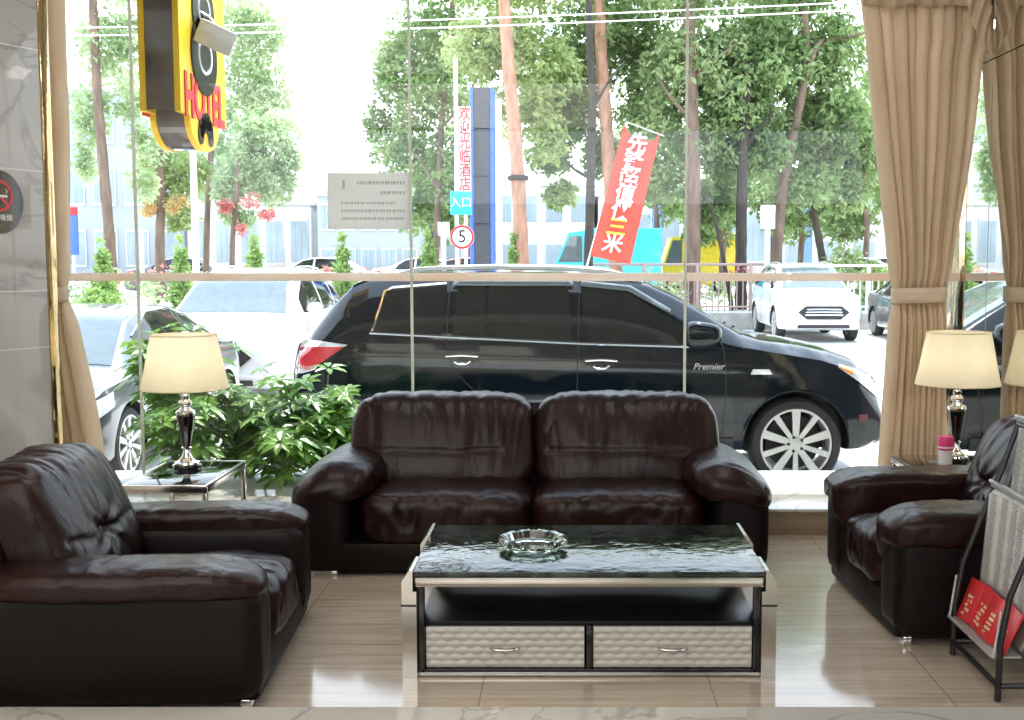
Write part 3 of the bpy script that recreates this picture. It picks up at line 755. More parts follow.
# ---------------------------------------------------------------- the black SUV parked along the window
def suv():
    t = thing('car', 'black SUV parked lengthwise right outside the shop window', 'car', (-2.20, 9.238 + .955, GZ))
    top = [(0, .62), (.015, .95), (.05, 1.12), (.16, 1.28), (.36, 1.52), (.47, 1.63), (.60, 1.675), (.95, 1.71), (1.6, 1.725), (2.2, 1.715), (2.6, 1.685), (2.85, 1.63), (3.05, 1.54), (3.3, 1.40), (3.58, 1.235), (3.72, 1.19), (4.0, 1.15), (4.3, 1.09), (4.5, 1.02), (4.62, .93), (4.69, .80), (4.72, .62)]
    belt = [(0, .60), (.05, 1.05), (.3, 1.17), (.45, 1.22), (1.2, 1.20), (2.3, 1.165), (3.2, 1.14), (3.6, 1.13), (4.2, 1.03), (4.5, .93), (4.72, .60)]
    B = CarBody(4.72, .955, top, belt, .30, .67, (1.20, 4.0), .368, .16)
    B.mesh(M['navy'], parent=t, n=90)
    for sg in (-1, 1):
        # windows: quarter light, rear door (two panes), front door
        W = [([(.67, 1.255), (1.21, 1.225)], [(.76, 1.575), (1.235, 1.615)], 'quarter_window'),
             ([(1.29, 1.222), (1.545, 1.210)], [(1.32, 1.60), (1.545, 1.615)], 'rear_door_vent_window'),
             ([(1.565, 1.209), (2.235, 1.178)], [(1.565, 1.615), (2.20, 1.610)], 'rear_door_window'),
             ([(2.345, 1.175), (2.8, 1.158), (3.21, 1.150)], [(2.30, 1.605), (2.66, 1.565), (3.16, 1.27)], 'front_door_window')]
        for b, tp, nm in W:
            B.side_patch(b, tp, sg, .004).build(nm, M['carglass'], t)
        B.line([(.64, 1.25), (1.2, 1.222), (2.3, 1.168), (3.25, 1.140)], sg, .013, .008).build('window_trim', M['chrome'], t)
        B.line([(.66, 1.26), (.74, 1.57), (.80, 1.60), (1.23, 1.635)], sg, .009, .008).build('window_trim', M['chrome'], t)
        mb = B.side_patch([(1.28, 1.615), (2.24, 1.615)], [(1.30, 1.66), (2.24, 1.655)], sg, .03, 20, 3)
        mb.build('rain_visor', M['carglass_light'], t, solid=.006)
        B.side_patch([(2.31, 1.612), (2.68, 1.572), (3.0, 1.40)], [(2.31, 1.655), (2.70, 1.615), (3.02, 1.425)], sg, .026, 20, 3).build('rain_visor', M['carglass_light'], t, solid=.006)
        # shut lines
        for ln in ([(1.26, 1.64), (1.25, 1.22), (1.32, .95), (1.66, .60), (1.72, .34)], [(2.29, 1.64), (2.28, 1.16), (2.27, .8), (2.26, .34)], [(3.36, 1.22), (3.42, 1.12), (3.44, .8), (3.40, .34)]):
            B.line(ln, sg, .004, .0, samples=24).build('door_seam', M['dark'], t)
        for hx, hz in ((1.37, 1.055), (2.46, 1.02)):
            B.side_patch([(hx - .13, hz - .045), (hx + .02, hz - .06), (hx + .13, hz - .02)], [(hx - .13, hz + .005), (hx + .02, hz + .02), (hx + .13, hz + .012)], sg, .003, 14, 4).build('handle_recess', M['navy'], t)
            h = MB()
            h.tube([(hx - .125, sg * (B.side_y(hx, hz) + .022), hz + .014), (hx, sg * (B.side_y(hx, hz) + .036), hz + .022), (hx + .125, sg * (B.side_y(hx, hz) + .018), hz + .012)], .010, 8)
            h.tube([(hx - .06, sg * (B.side_y(hx, hz) + .01), hz - .03), (hx - .03, sg * (B.side_y(hx, hz) + .012), hz - .048), (hx + .03, sg * (B.side_y(hx, hz) + .012), hz - .048), (hx + .065, sg * (B.side_y(hx, hz) + .01), hz - .025)], .009, 8)
            h.build('door_handle', M['chrome'], t)
        # lower cladding and arch lips
        B.side_patch([(1.68, .31), (3.5, .31)], [(1.68, .42), (3.5, .42)], sg, .012, 30, 3).build('sill_cladding', M['dark'], t)
        for wx in B.wheels:
            pts = [(wx + .43 * math.cos(a), .368 + .43 * math.sin(a)) for a in [PI * (-.02 + 1.04 * i / 24) for i in range(25)]]
            B.line(pts, sg, .012, .0).build('wheel_arch', M['navy'], t)
        # lamps
        B.side_patch([(.02, .96), (.16, .95), (.33, 1.06)], [(.05, 1.125), (.22, 1.135), (.44, 1.14)], sg, .007, 16, 6).build('taillight', M['red_lens'], t)
        B.side_patch([(.05, 1.125), (.22, 1.135), (.44, 1.14)], [(.08, 1.185), (.26, 1.18), (.47, 1.155)], sg, .007, 16, 3).build('taillight_strip', M['clear_lens'], t)
        B.side_patch([(.02, .915), (.10, .925), (.20, .955)], [(.03, 1.0), (.12, .98), (.24, 1.0)], sg, .007, 10, 3).build('reverse_light', M['clear_lens'], t)
        B.side_patch([(4.33, .975), (4.5, .86), (4.67, .73)], [(4.34, 1.0), (4.52, .945), (4.68, .85)], sg, .012, 14, 5).build('headlight', M['clear_lens'], t)
        B.side_patch([(4.335, .972), (4.45, .915)], [(4.35, 1.0), (4.46, .965)], sg, .017, 8, 3).build('indicator', M['amber'], t)
        B.side_patch([(3.63, .925), (3.80, .925)], [(3.65, .965), (3.78, .965)], sg, .010, 8, 3).build('side_repeater', M['clear_lens'], t)
        B.side_patch([(4.50, .55), (4.58, .55)], [(4.50, .60), (4.58, .60)], sg, .006, 8, 3).build('bumper_reflector', M['maroon'], t)
        mirror_part(B, t, 3.26, 1.225, M['navy'], sg, 1.45)
        # roof rail with feet
        rl = []
        for i in range(21):
            x = .75 + 2.05 * i / 20; e = min(1, min(i, 20 - i) / 2.5)
            rl.append((x, sg * .60, B.top_zy(x, .60) + .005 + .045 * e))
        MB().tube(rl, .017, 8).build('roof_rail', M['silver_metal'], t)
        # script badge on the front wing
        mb = text_mb('Premier', .075, .003, shear=.35)
        yb = B.side_y(3.30, .985) + .010
        F = Matrix(((1, 0, 0, 3.30), (0, 0, -1, -yb), (0, 1, 0, .985), (0, 0, 0, 1))) if sg < 0 else Matrix(((-1, 0, 0, 3.30), (0, 0, 1, yb), (0, 1, 0, .985), (0, 0, 0, 1)))
        b2 = MB().add(mb.v, mb.f, M=F); b2.build('badge', M['silver_metal'], t, smooth=False)
        for wx in B.wheels: make_wheel(t, wx, sg * (.955 - .135), .368, sg)
    B.top_patch(2.88, 3.60, .90, .004).build('windshield', M['carglass_light'], t)
    B.top_patch(.17, .45, .90, .004).build('rear_window', M['carglass'], t)
    mb = MB(); mb.box((.52, 0, 1.675), (.22, 1.22, .03), .012); mb.build('spoiler', M['navy'], t)
    MB().box((.02, 0, .55), (.10, 1.6, .22), .04).build('rear_bumper', M['navy'], t)
    mb = MB().cushion((4.66, 0, .50), (.09, .80, .20), 4, (8, 20, 8)); mb.build('front_bumper', M['navy'], t, ang=180)
    MB().box((4.70, 0, .80), (.05, .95, .14), .03).build('grille', M['chrome'], t)
    mb = MB().tube([(3.55, -.5, 1.275), (3.62, -.1, 1.255)], .012, 6).tube([(3.55, .05, 1.275), (3.62, .45, 1.255)], .012, 6)
    mb.build('wiper', M['dark'], t)
    return t
suv()

# ---------------------------------------------------------------- saloons and crossovers (nose towards local +x)
def road_car(label, loc, rz, kind, paintm, group=None, plate=False, grille='chrome'):
    t = thing('car', label, 'car', loc, rz, group)
    if kind == 'sedan':
        top = [(0, .60), (.02, .90), (.10, 1.0), (.45, 1.06), (.75, 1.09), (1.05, 1.24), (1.35, 1.37), (1.7, 1.44), (2.2, 1.46), (2.6, 1.43), (2.85, 1.36), (3.2, 1.17), (3.55, .98), (3.7, .95), (4.1, .89), (4.4, .79), (4.55, .66), (4.6, .50)]
        belt = [(0, .58), (.1, .95), (.5, .99), (1.2, .98), (2.5, .94), (3.5, .90), (4.1, .84), (4.4, .72), (4.6, .48)]
        B = CarBody(4.6, .90, top, belt, .22, .58, (.95, 3.68), .325, .22)
        wins = [([(.98, .99), (1.30, .985), (1.72, .975)], [(1.12, 1.17), (1.38, 1.33), (1.74, 1.39)], 'rear_door_window'), ([(1.80, .975), (2.5, .955), (3.15, .935)], [(1.81, 1.40), (2.45, 1.385), (2.98, 1.19)], 'front_door_window')]
        ws = (2.72, 3.52); rwn = (.78, 1.36); mx, mz = 3.08, 1.0; hl = ([(4.05, .70), (4.3, .62), (4.5, .58)], [(4.0, .82), (4.3, .76), (4.5, .68)]); tl = ([(.03, .72), (.2, .74), (.42, .82)], [(.05, .92), (.22, .95), (.44, .95)])
    else:
        top = [(0, .62), (.02, 1.0), (.07, 1.15), (.25, 1.40), (.42, 1.55), (.7, 1.64), (1.3, 1.68), (2.0, 1.68), (2.5, 1.62), (2.8, 1.50), (3.15, 1.28), (3.42, 1.13), (3.6, 1.09), (4.0, 1.03), (4.25, .95), (4.4, .82), (4.46, .60)]
        belt = [(0, .60), (.1, 1.05), (.5, 1.13), (1.5, 1.10), (2.5, 1.07), (3.4, 1.04), (4.0, .97), (4.25, .88), (4.46, .58)]
        B = CarBody(4.46, .92, top, belt, .27, .64, (.88, 3.52), .36, .2)
        wins = [([(.50, 1.17), (1.0, 1.15)], [(.62, 1.45), (1.0, 1.55)], 'quarter_window'), ([(1.08, 1.15), (1.85, 1.12)], [(1.08, 1.56), (1.82, 1.585)], 'rear_door_window'), ([(1.93, 1.12), (2.5, 1.10), (3.0, 1.085)], [(1.92, 1.585), (2.38, 1.55), (2.86, 1.30)], 'front_door_window')]
        ws = (2.58, 3.40); rwn = (.13, .42); mx, mz = 2.98, 1.16; hl = ([(3.95, .86), (4.2, .78), (4.38, .72)], [(3.9, .95), (4.18, .90), (4.38, .82)]); tl = ([(.03, .90), (.16, .92), (.34, 1.0)], [(.05, 1.08), (.2, 1.10), (.40, 1.10)])
    L_ = B.L
    B.mesh(paintm, parent=t, n=56)
    for sg in (-1, 1):
        for b, tp, nm in wins: B.side_patch(b, tp, sg, .005, 18, 5).build(nm, M['carglass'], t)
        lo = [wins[0][0][0]] + [w[0][-1] for w in wins]
        B.line([(x, z - .012) for x, z in lo], sg, .008, .008).build('window_trim', M['chrome'], t)
        up = [p for w in wins for p in w[1]]
        B.line([(x, z + .012) for x, z in up], sg, .010, .008).build('window_trim', M['chrome'], t)
        for hx in (1.25, 2.25): MB().tube([(hx - .09, sg * (B.side_y(hx, .86) + .01), .86), (hx, sg * (B.side_y(hx, .86) + .03), .865), (hx + .09, sg * (B.side_y(hx, .86) + .01), .86)], .010, 6).build('door_handle', paintm, t)
        for x in (wins[-1][0][0][0] - .03, wins[-1][0][-1][0] + .05):
            B.line([(x, interp(B.beltt, x) - .03), (x + .01, .6), (x, B.sill + .06)], sg, .004, 0, samples=14).build('door_seam', M['dark'], t)
        B.side_patch(hl[0], hl[1], sg, .010, 12, 5).build('headlight', M['clear_lens'], t)
        B.side_patch(tl[0], tl[1], sg, .010, 12, 5).build('taillight', M['red_lens'], t)
        mirror_part(B, t, mx, mz, paintm, sg)
        # fog lamp pocket in the nose corner
        x = L_ - .10
        B.side_patch([(x - .22, .40), (x, .42)], [(x - .24, .52), (x, .54)], sg, .008, 8, 3).build('fog_light', M['silver_metal'], t)
        for wx in B.wheels: make_wheel(t, wx, sg * (B.W - .125), B.Rw, sg, .21)
    B.top_patch(ws[0], ws[1], .93, .005).build('windshield', M['carglass_light'], t)
    B.top_patch(rwn[0], rwn[1], .90, .005).build('rear_window', M['carglass'], t)
    # nose: grille bars in a hexagonal mouth, lower intake, bumper
    zc = .66 if kind != 'sedan' else .50
    mb = MB()
    poly = [(-.54, .0), (-.38, .13), (.38, .13), (.54, .0), (.36, -.15), (-.36, -.15)]
    F = Matrix(((0, 0, 1, L_ - .012), (1, 0, 0, 0), (0, 1, 0, zc), (0, 0, 0, 1)))
    mb.prism(poly, .03, M=F); g = mb.build('grille', M['dark'], t, smooth=False)
    mb = MB()
    for k, zz in enumerate((-.06, .0, .06)): mb.tube([(L_ + .025, -.40 + .02 * k, zc + zz), (L_ + .035, 0, zc + zz + .005), (L_ + .025, .40 - .02 * k, zc + zz)], .014, 6)
    mb.build('grille_bars', M['chrome'], g)
    MB().box((L_ - .01, 0, B.sill + .09), (.05, 1.1, .07), .01).build('lower_intake', M['dark'], t)
    MB().box((L_ - .02, 0, B.sill + .17), (.06, 1.35, .05), .02).build('front_bumper', paintm, t)
    if plate: MB().box((L_ + .03, 0, zc - .16), (.02, .44, .13), .004).build('number_plate', M['plate'], t)
    if kind != 'sedan':
        for sg in (-1, 1): MB().tube([(.6 + 1.7 * i / 12, sg * .55, B.top_zy(.6 + 1.7 * i / 12, .55) + .035 * min(1, min(i, 12 - i))) for i in range(13)], .014, 6).build('roof_rail', M['silver_metal'], t)
    return t
# nose towards the camera: local +x -> world -Y
sal = road_car('grey saloon parked behind the ivory-shaded lamp on the left', (-4.48, 13.35, GZ), R(-90), 'sedan', M['silver'])
sal.scale = (1, 1, .955)
road_car('white crossover parked between the grey saloon and the black SUV', (-4.25, 18.3, GZ), R(-90), 'suv', M['whitecar'])
road_car('white crossover with dark hexagonal grille parked beyond the black SUV bonnet', (5.42, 30.0 - .45, GZ), R(-90), 'suv', M['whitecar'])
road_car('dark grey saloon parked beside the far white crossover', (8.0, 28.6, GZ), R(-90), 'sedan', M['greycar'])
# ================================================================ STREET FURNITURE
M['yellow'] = pm('yellow sign panel', (.90, .55, .02), .35, 0, .05, 5)
M['sign_dark'] = pm('dark mirror sign side', (.11, .085, .075), .08, 0, .5, 2, coat=.8)
M['red'] = pm('red lettering', (.60, .02, .03), .4, 0, .06)
M['sign_black'] = pm('black sign figure', (.015, .016, .016), .25)
M['lampgrey'] = pm('pale grey lamp housing', (.50, .50, .48), .5)
def hotel_sign():
    x0, x1, y0, y1 = -2.98, -2.695, 8.37, 9.47
    t = thing('hotel_sign', 'yellow and black projecting HOTEL sign hanging outside the window', 'sign', ((x0 + x1) / 2, (y0 + y1) / 2, 2.27))
    yc = 0; hw = (y1 - y0) / 2; zb = .235; zt = 2.05
    def outline(g, n=16):
        p = [(-hw + g, zt), (-hw + g, zb + g), (-.36 + g, zb + g)]
        p += [(-(.36 - g) * math.cos(PI * i / n), zb + g * 0 - (.235 - g) * math.sin(PI * i / n)) for i in range(1, n)]
        p += [(.36 - g, zb + g), (hw - g, zb + g), (hw - g, zt)]
        return p
    hx = (x1 - x0) / 2
    F = lambda x: Matrix(((0, 0, 1, x), (1, 0, 0, 0), (0, 1, 0, 0), (0, 0, 0, 1)))
    MB().prism(outline(.012), 2 * hx - .08, M=F(-hx + .04)).build('cabinet', M['sign_dark'], t, smooth=False)
    MB().prism(outline(0), .042, M=F(hx - .042)).build('face_panel', M['yellow'], t, smooth=False)
    MB().prism(outline(0), .042, M=F(-hx)).build('face_panel', M['yellow'], t, smooth=False)
    for s in (1, -1):
        xf = hx + .001 if s > 0 else -hx - .013
        mb = MB()
        for cz, r in ((1.01, .245), (.70, .29)):
            p = [(r * 1.05 * math.cos(2 * PI * i / 36), cz + r * math.sin(2 * PI * i / 36)) for i in range(36)]
            mb.prism(p, .012, M=F(xf))
        # fan-shaped mark in the lower lobe
        for i in range(7):
            a = PI * (-.0 + i / 6); c = (.12 * math.cos(a), .12 + .095 * math.sin(a))
            mb.prism([(c[0] + .06 * math.cos(2 * PI * k / 12), c[1] + .075 * math.sin(2 * PI * k / 12)) for k in range(12)], .010, M=F(xf))
        mb.build('figure', M['sign_black'], t, smooth=False)
        mb = MB()
        for cz, r in ((1.03, .13), (.70, .15)):
            ring = [(r * math.cos(2 * PI * i / 30), cz + r * .85 * math.sin(2 * PI * i / 30)) for i in range(30)]
            mb.tube([(xf + (.013 if s > 0 else -.001), p[0], p[1]) for p in ring], .010, 5, closed=True)
        mb.build('figure_outline', M['white_paint'], t)
        G = Matrix(((0, 0, s, hx + .003 if s > 0 else -hx - .003), (s, 0, 0, 0), (0, 1, 0, .355), (0, 0, 0, 1)))
        tm = text_mb('HOTEL', .42, .006, sx=.72, bold=.035)
        MB().add(tm.v, tm.f, M=G).build('lettering', M['red'], t, smooth=False)
        mb = MB().prism([(-.5, 1.30), (-.2, 1.22), (.2, 1.22), (.5, 1.30), (.5, 1.72), (-.5, 1.72)], .008, M=F(xf)); mb.build('red_band', M['red'], t, smooth=False)
    # floodlight on an arm
    mb = MB().tube([(hx - .02, -.05, 1.02), (hx + .08, -.1, .96), (hx + .16, -.1, .86)], .014, 8)
    arm = mb.build('lamp_arm', M['silver_metal'], t)
    Fm = Matrix.Translation((hx + .17, -.02, .80)) @ Matrix.Rotation(R(25), 4, 'Y')
    Fm = Matrix.Translation((hx + .15, -.20, .80)) @ Matrix.Rotation(R(24), 4, 'Y') @ Matrix.Rotation(R(20), 4, 'Z')
    MB().box((0, 0, 0), (.27, .12, .17), .012, M=Fm).build('floodlight', M['lampgrey'], arm)
    # hanger up to the added canopy
    MB().tube([(0, -.28, zt - .02), (0, -.28, 2.30)], .03, 10).tube([(0, .0, zt - .02), (0, .0, 2.30)], .03, 10).build('hanger', M['black_metal'], t)
hotel_sign()

# notice stuck on the window glass
M['paper'] = leaf_mat('grey notice paper', (.80, .79, .76), (.84, .83, .80), .62, 3.0, .8)
M['ink'] = pm('faded ink', (.50, .49, .47), .8)
t = thing('notice', 'grey notice sheet stuck on the window glass above the SUV roof', 'notice', tuple(at(369, 201, YG - .012)))
MB().box((0, 0, 0), (.462, .004, .312), .001).build('sheet', M['paper'], t)
mb = MB(); r2 = random.Random(3)
for row, (z, x0, x1, h) in enumerate(((.10, -.06, .20, .018), (.045, .07, .20, .018), (-.012, -.15, .15, .013), (-.055, -.15, .20, .015), (-.098, -.15, .19, .013))):
    x = x0
    while x < x1:
        w_ = r2.uniform(.006, .013)
        mb.box((x, .0, z), (w_ * .8, .001, h), 0, M=Matrix.Translation((0, -.0026, 0))); mb.box((x + .002, 0, z + h * .2), (w_ * 1.1, .001, h * .15), 0, M=Matrix.Translation((0, -.0026, 0)))
        x += w_ + r2.uniform(.004, .008)
mb.box((-.14, -.0026, .09), (.012, .001, .05), 0)
mb.build('lettering', M['ink'], t, smooth=False)

# no-smoking sign on the pillar
pf = Matrix.Translation((-2.449, 5.833, 0)) @ Matrix.Rotation(R(65), 4, 'Z')
t = thing('no_smoking_sign', 'black oval no-smoking sign on the marble pillar', 'sign')
def on_pillar(lx, z, off=.150): return pf @ Vector((lx, .30 - off - .0, z))
lx0 = -.265; zc = 1.755
t.location = pf @ Vector((lx0, .15, zc)); t.rotation_euler = (0, 0, R(65))
F = Matrix(((1, 0, 0, 0), (0, 0, -1, 0), (0, 1, 0, 0), (0, 0, 0, 1)))
M['acrylic'] = pm('black acrylic', (.012, .012, .013), .12, coat=1); M['signred'] = pm('sign red', (.65, .03, .05), .4)
n = 40
MB().prism([(.135 * math.cos(2 * PI * i / n), .150 * math.sin(2 * PI * i / n)) for i in range(n)], .006, M=F).build('plate', M['acrylic'], t, smooth=False)
ring = MB(); ri, ro = .062, .074
vs = []; fs = []
for i in range(36):
    a = 2 * PI * i / 36
    vs += [(ri * math.cos(a), ri * math.sin(a) + .03, .008), (ro * math.cos(a), ro * math.sin(a) + .03, .008), (ri * math.cos(a), ri * math.sin(a) + .03, .005), (ro * math.cos(a), ro * math.sin(a) + .03, .005)]
for i in range(36):
    a, b = i * 4, ((i + 1) % 36) * 4
    fs += [(a, a + 1, b + 1, b), (a + 2, b + 2, b + 3, a + 3), (a, b, b + 2, a + 2), (a + 1, a + 3, b + 3, b + 1)]
ring.add(vs, fs, M=F)
ring.box((0, -.0065, .03), (.13, .003, .011), 0, M=Matrix.Translation((0, 0, .03)) @ Matrix.Rotation(R(45), 4, 'Y') @ Matrix.Translation((0, 0, -.03)))
ring.build('prohibition_ring', M['signred'], t, smooth=False)
mb = MB().box((-.005, -.007, .028), (.075, .002, .012), 0).box((.040, -.007, .028), (.008, .002, .012), 0).tube([(.036, -.007, .04), (.044, -.007, .05), (.038, -.007, .062)], .002, 5)
mb.build('cigarette', M['white_paint'], t, smooth=False)
tm = text_mb('禁止吸烟', .034, .001); MB().add(tm.v, tm.f, M=Matrix.Translation((0, -.0075, -.075)) @ F).build('lettering', M['white_paint'], t, smooth=False)

# ------------------------------------------------------------ pylon, road signs, banner on the far kerb
M['blue'] = pm('blue enamel', (.05, .13, .55), .4); M['cyan'] = pm('cyan enamel', (.02, .52, .62), .4)
M['pylon_dark'] = pm('dark grey panel', (.05, .052, .06), .4); M['postgrey'] = pm('pale grey post', (.62, .64, .64), .5); M['lightpanel'] = pm('pale panel', (.72, .76, .82), .5)
YP = 28.0
b0 = at(483, 267, YP); tp = at(483, 88, YP)
t = thing('sign_pylon', 'tall blue-edged dark sign pylon beyond the black SUV', 'sign pylon', (b0.x, YP, GZ))
H = tp.z - GZ
MB().box((0, 0, H / 2), (.38, .30, H), .03).build('core', M['pylon_dark'], t)
for sx in (-1, 1):
    MB().box((sx * .235, 0, H / 2), (.10, .34, H), .04).build('edge_panel', M['blue'], t)
mb = MB().box((.37, .05, H / 2 - .1), (.17, .22, H - .3), .05); mb.build('side_panel', M['lightpanel'], t)
mb = MB()
for z in (1.5, 2.6, 3.7, 4.8): mb.box((0, -.156, z), (.37, .01, .02), 0)
mb.build('panel_joints', M['sign_black'], t)
# red vertical sign
c = at(465, 150, YP - .6)
t = thing('street_sign', 'narrow white sign with red vertical lettering beside the pylon', 'sign', (c.x, YP - .6, GZ))
hz = c.z - GZ
MB().box((0, 0, hz), (.27, .06, 1.95), .01).build('panel', M['white_paint'], t)
MB().tube([(0, .06, 0), (0, .06, hz + .9)], .04, 8).build('post', M['postgrey'], t)
for i, ch in enumerate('欢迎光临酒店'):
    mb = MB()
    tm = text_mb(ch, .34, .01, sx=.8, bold=.012); mb.add(tm.v, tm.f, M=Matrix.Translation((0, -.035, hz + .80 - i * .32)) @ F)
    mb.build('character', M['red'], t, smooth=False)
# entrance sign + speed sign share one post
c = at(461, 203, YP - 1.4); c5 = at(462, 237, YP - 1.4)
t = thing('street_sign', 'post with cyan entrance sign above a round 5 speed limit sign', 'sign', (c.x, YP - 1.4, GZ))
MB().tube([(-.1, .05, 0), (-.1, .05, 6.2)], .045, 8).build('post', M['postgrey'], t)
e = MB().box((0, 0, c.z - GZ), (.48, .03, .52), .02).build('entrance_sign', M['cyan'], t)
tm = text_mb('入口', .25, .006); MB().add(tm.v, tm.f, M=Matrix.Translation((0, -.02, c.z - GZ)) @ F).build('lettering', M['white_paint'], e, smooth=False)
z5 = c5.z - GZ
FF = Matrix(((1, 0, 0, .02), (0, 0, -1, 0), (0, 1, 0, z5), (0, 0, 0, 1)))
sp_ = MB().lathe([(0, -.01), (.27, -.01), (.27, .01), (0, .01)], 32, M=FF).build('speed_sign', M['white_paint'], t)
rg = MB(); rg.lathe([(.215, .011), (.265, .011), (.265, .016), (.215, .016)], 32, M=FF, cap=False); rg.build('ring', M['red'], sp_)
tm = text_mb('5', .40, .006); MB().add(tm.v, tm.f, M=Matrix.Translation((.02, -.018, z5)) @ F).build('lettering', M['sign_black'], sp_, smooth=False)
# red feather banner
YB = 27.0
pb = at(588, 262, YB); pt = at(627, 122, YB)
d = pt - pb; base = pb + d * ((GZ - pb.z) / d.z)
t = thing('banner', 'red feather banner with white characters on a leaning pole', 'banner', (base.x, YB, GZ))
MB().tube([(0, 0, 0), tuple(pt - base)], .022, 8).tube([tuple(pt - base), tuple(at(664, 136, YB) - base)], .012, 6).build('pole', M['white_paint'], t)
A = [at(624, 125, YB) - base, at(660, 134, YB) - base, at(590, 256, YB) - base, at(630, 264, YB) - base]
M['banner'] = leaf_mat('red banner cloth', (.78, .13, .09), (.82, .15, .11), .5, 3, .7)
def bf(u, v):
    p = (A[2] * (1 - u) + A[3] * u) * (1 - v) + (A[0] * (1 - u) + A[1] * u) * v
    if v > .93: p = p - Vector((0, 0, .35 * math.sin(PI * u) * (v - .93) / .07))
    return (p.x, .06 * math.sin(v * 9 + u * 3) * u - .03, p.z)
cl = MB().patch(bf, 12, 40).build('cloth', M['banner'], t, solid=.01, ang=180)
up = (A[0] - A[2]).normalized(); rt = (A[1] - A[0]); rt = Vector((1, 0, -.12)).normalized()
mb = MB(); my = MB()
for i, ch in enumerate('先锋超值仅三米'):
    v = .885 - i * .128
    c = Vector(bf(.47, v)); tm = text_mb(ch, .46, .012, bold=.018)
    f = Matrix(((rt.x, up.x, 0, c.x), (0, 0, -1, c.y - .05), (rt.z, up.z, 0, c.z), (0, 0, 0, 1)))
    (my if i == 5 else mb).add(tm.v, tm.f, M=f)
mb.build('lettering', M['white_paint'], cl, smooth=False)
my.build('lettering', pm('yellow lettering', (.95, .55, .05), .5), cl, smooth=False)
# reflector posts, lamp posts
def post(label, px, py0, py1, Y, r, m, cat='post', group=None, zbase=None, cap=None):
    b = at(px, py0, Y); tp = at(px if not isinstance(px, tuple) else px[1], py1, Y)
    zb = GZ if zbase is None else zbase
    t = thing('street_post', label, cat, (b.x, Y, zb), 0, group)
    MB().tube([(0, 0, 0), (0, 0, tp.z - zb)], [r, r * .8], 10).build('shaft', m, t)
    MB().lathe([(0, 0), (r * 2.2, 0), (r * 2.2, .03), (r * 1.2, .08), (0, .08)], 16).build('foot', m, t)
    if cap: MB().box((0, 0, tp.z - zb - cap[1] / 2), (cap[0], .12, cap[1]), .02).build('box', m, t)
    return t
post('slim white lamp post behind the HOTEL sign', 196, 262, 60, 33, .10, M['white_paint'], 'lamp post', zbase=.05)
post('grey post with metal cabinet behind the far white crossover', 767, 262, 205, 31.0, .09, M['postgrey'], 'post', zbase=.05, cap=(.38, .62))
post('white post near the conical shrubs on the left', 142, 262, 232, 32.5, .06, M['white_paint'], 'post', zbase=.05)
post('white post with box right of the grey notice', 444, 262, 222, 31, .07, M['white_paint'], 'post', zbase=.05, cap=(.3, .35))
# low railing along the far kerb
def railing(label, xa, xb, Y, z0, z1, m, step):
    t = thing('railing', label, 'railing', ((xa + xb) / 2, Y, z0)); hw = (xb - xa) / 2
    MB().tube([(-hw, 0, z1 - z0), (hw, 0, z1 - z0)], .035, 8).build('top_rail', m, t)
    MB().tube([(-hw, 0, z1 - z0 - .28), (hw, 0, z1 - z0 - .28)], .03, 8).tube([(-hw, 0, .12), (hw, 0, .12)], .025, 8).build('lower_rail', m, t)
    mb = MB(); k = int((xb - xa) / .16)
    for i in range(k + 1): mb.box((-hw + i * .16, 0, (z1 - z0) / 2 - .1), (.03, .03, z1 - z0 - .2), 0)
    tag(mb.build('picket', m, t), kind='stuff')
    for i in range(int((xb - xa) / step) + 1): MB().box((-hw + i * step, 0, (z1 - z0) / 2 + .02), (.09, .09, z1 - z0 + .04), .01).build('post', m, t)
M['railing'] = pm('pinkish painted rail', (.36, .26, .23), .5); M['railing_white'] = pm('white painted rail', (.75, .75, .74), .5)
railing('pink-grey railing along the far kerb under the red banner', .6, 6.2, 31.2, .05, 1.28, M['railing'], 1.4)
railing('white picket railing behind the far parked cars', 6.4, 12.5, 31.2, .05, 1.25, M['railing_white'], 1.5)
# overhead cables
M['cable'] = pm('pale cable', (.72, .72, .68), .6)
for k, (la, lb, ra, rb, lab) in enumerate(((-120, 30, 900, 0, 'upper overhead cable crossing above the trees'), (-120, 38, 900, 8, 'lower overhead cable crossing above the trees'))):
    a = at(la, lb, 24); b = at(ra, rb, 24)
    pts = [(a + (b - a) * (i / 20)) - Vector((0, 0, .12 * math.sin(PI * i / 20))) for i in range(21)]
    o = MB().tube([p - a for p in pts], .016, 5).build('overhead_cable', M['cable'], loc=a); tag(o, lab, 'cable')

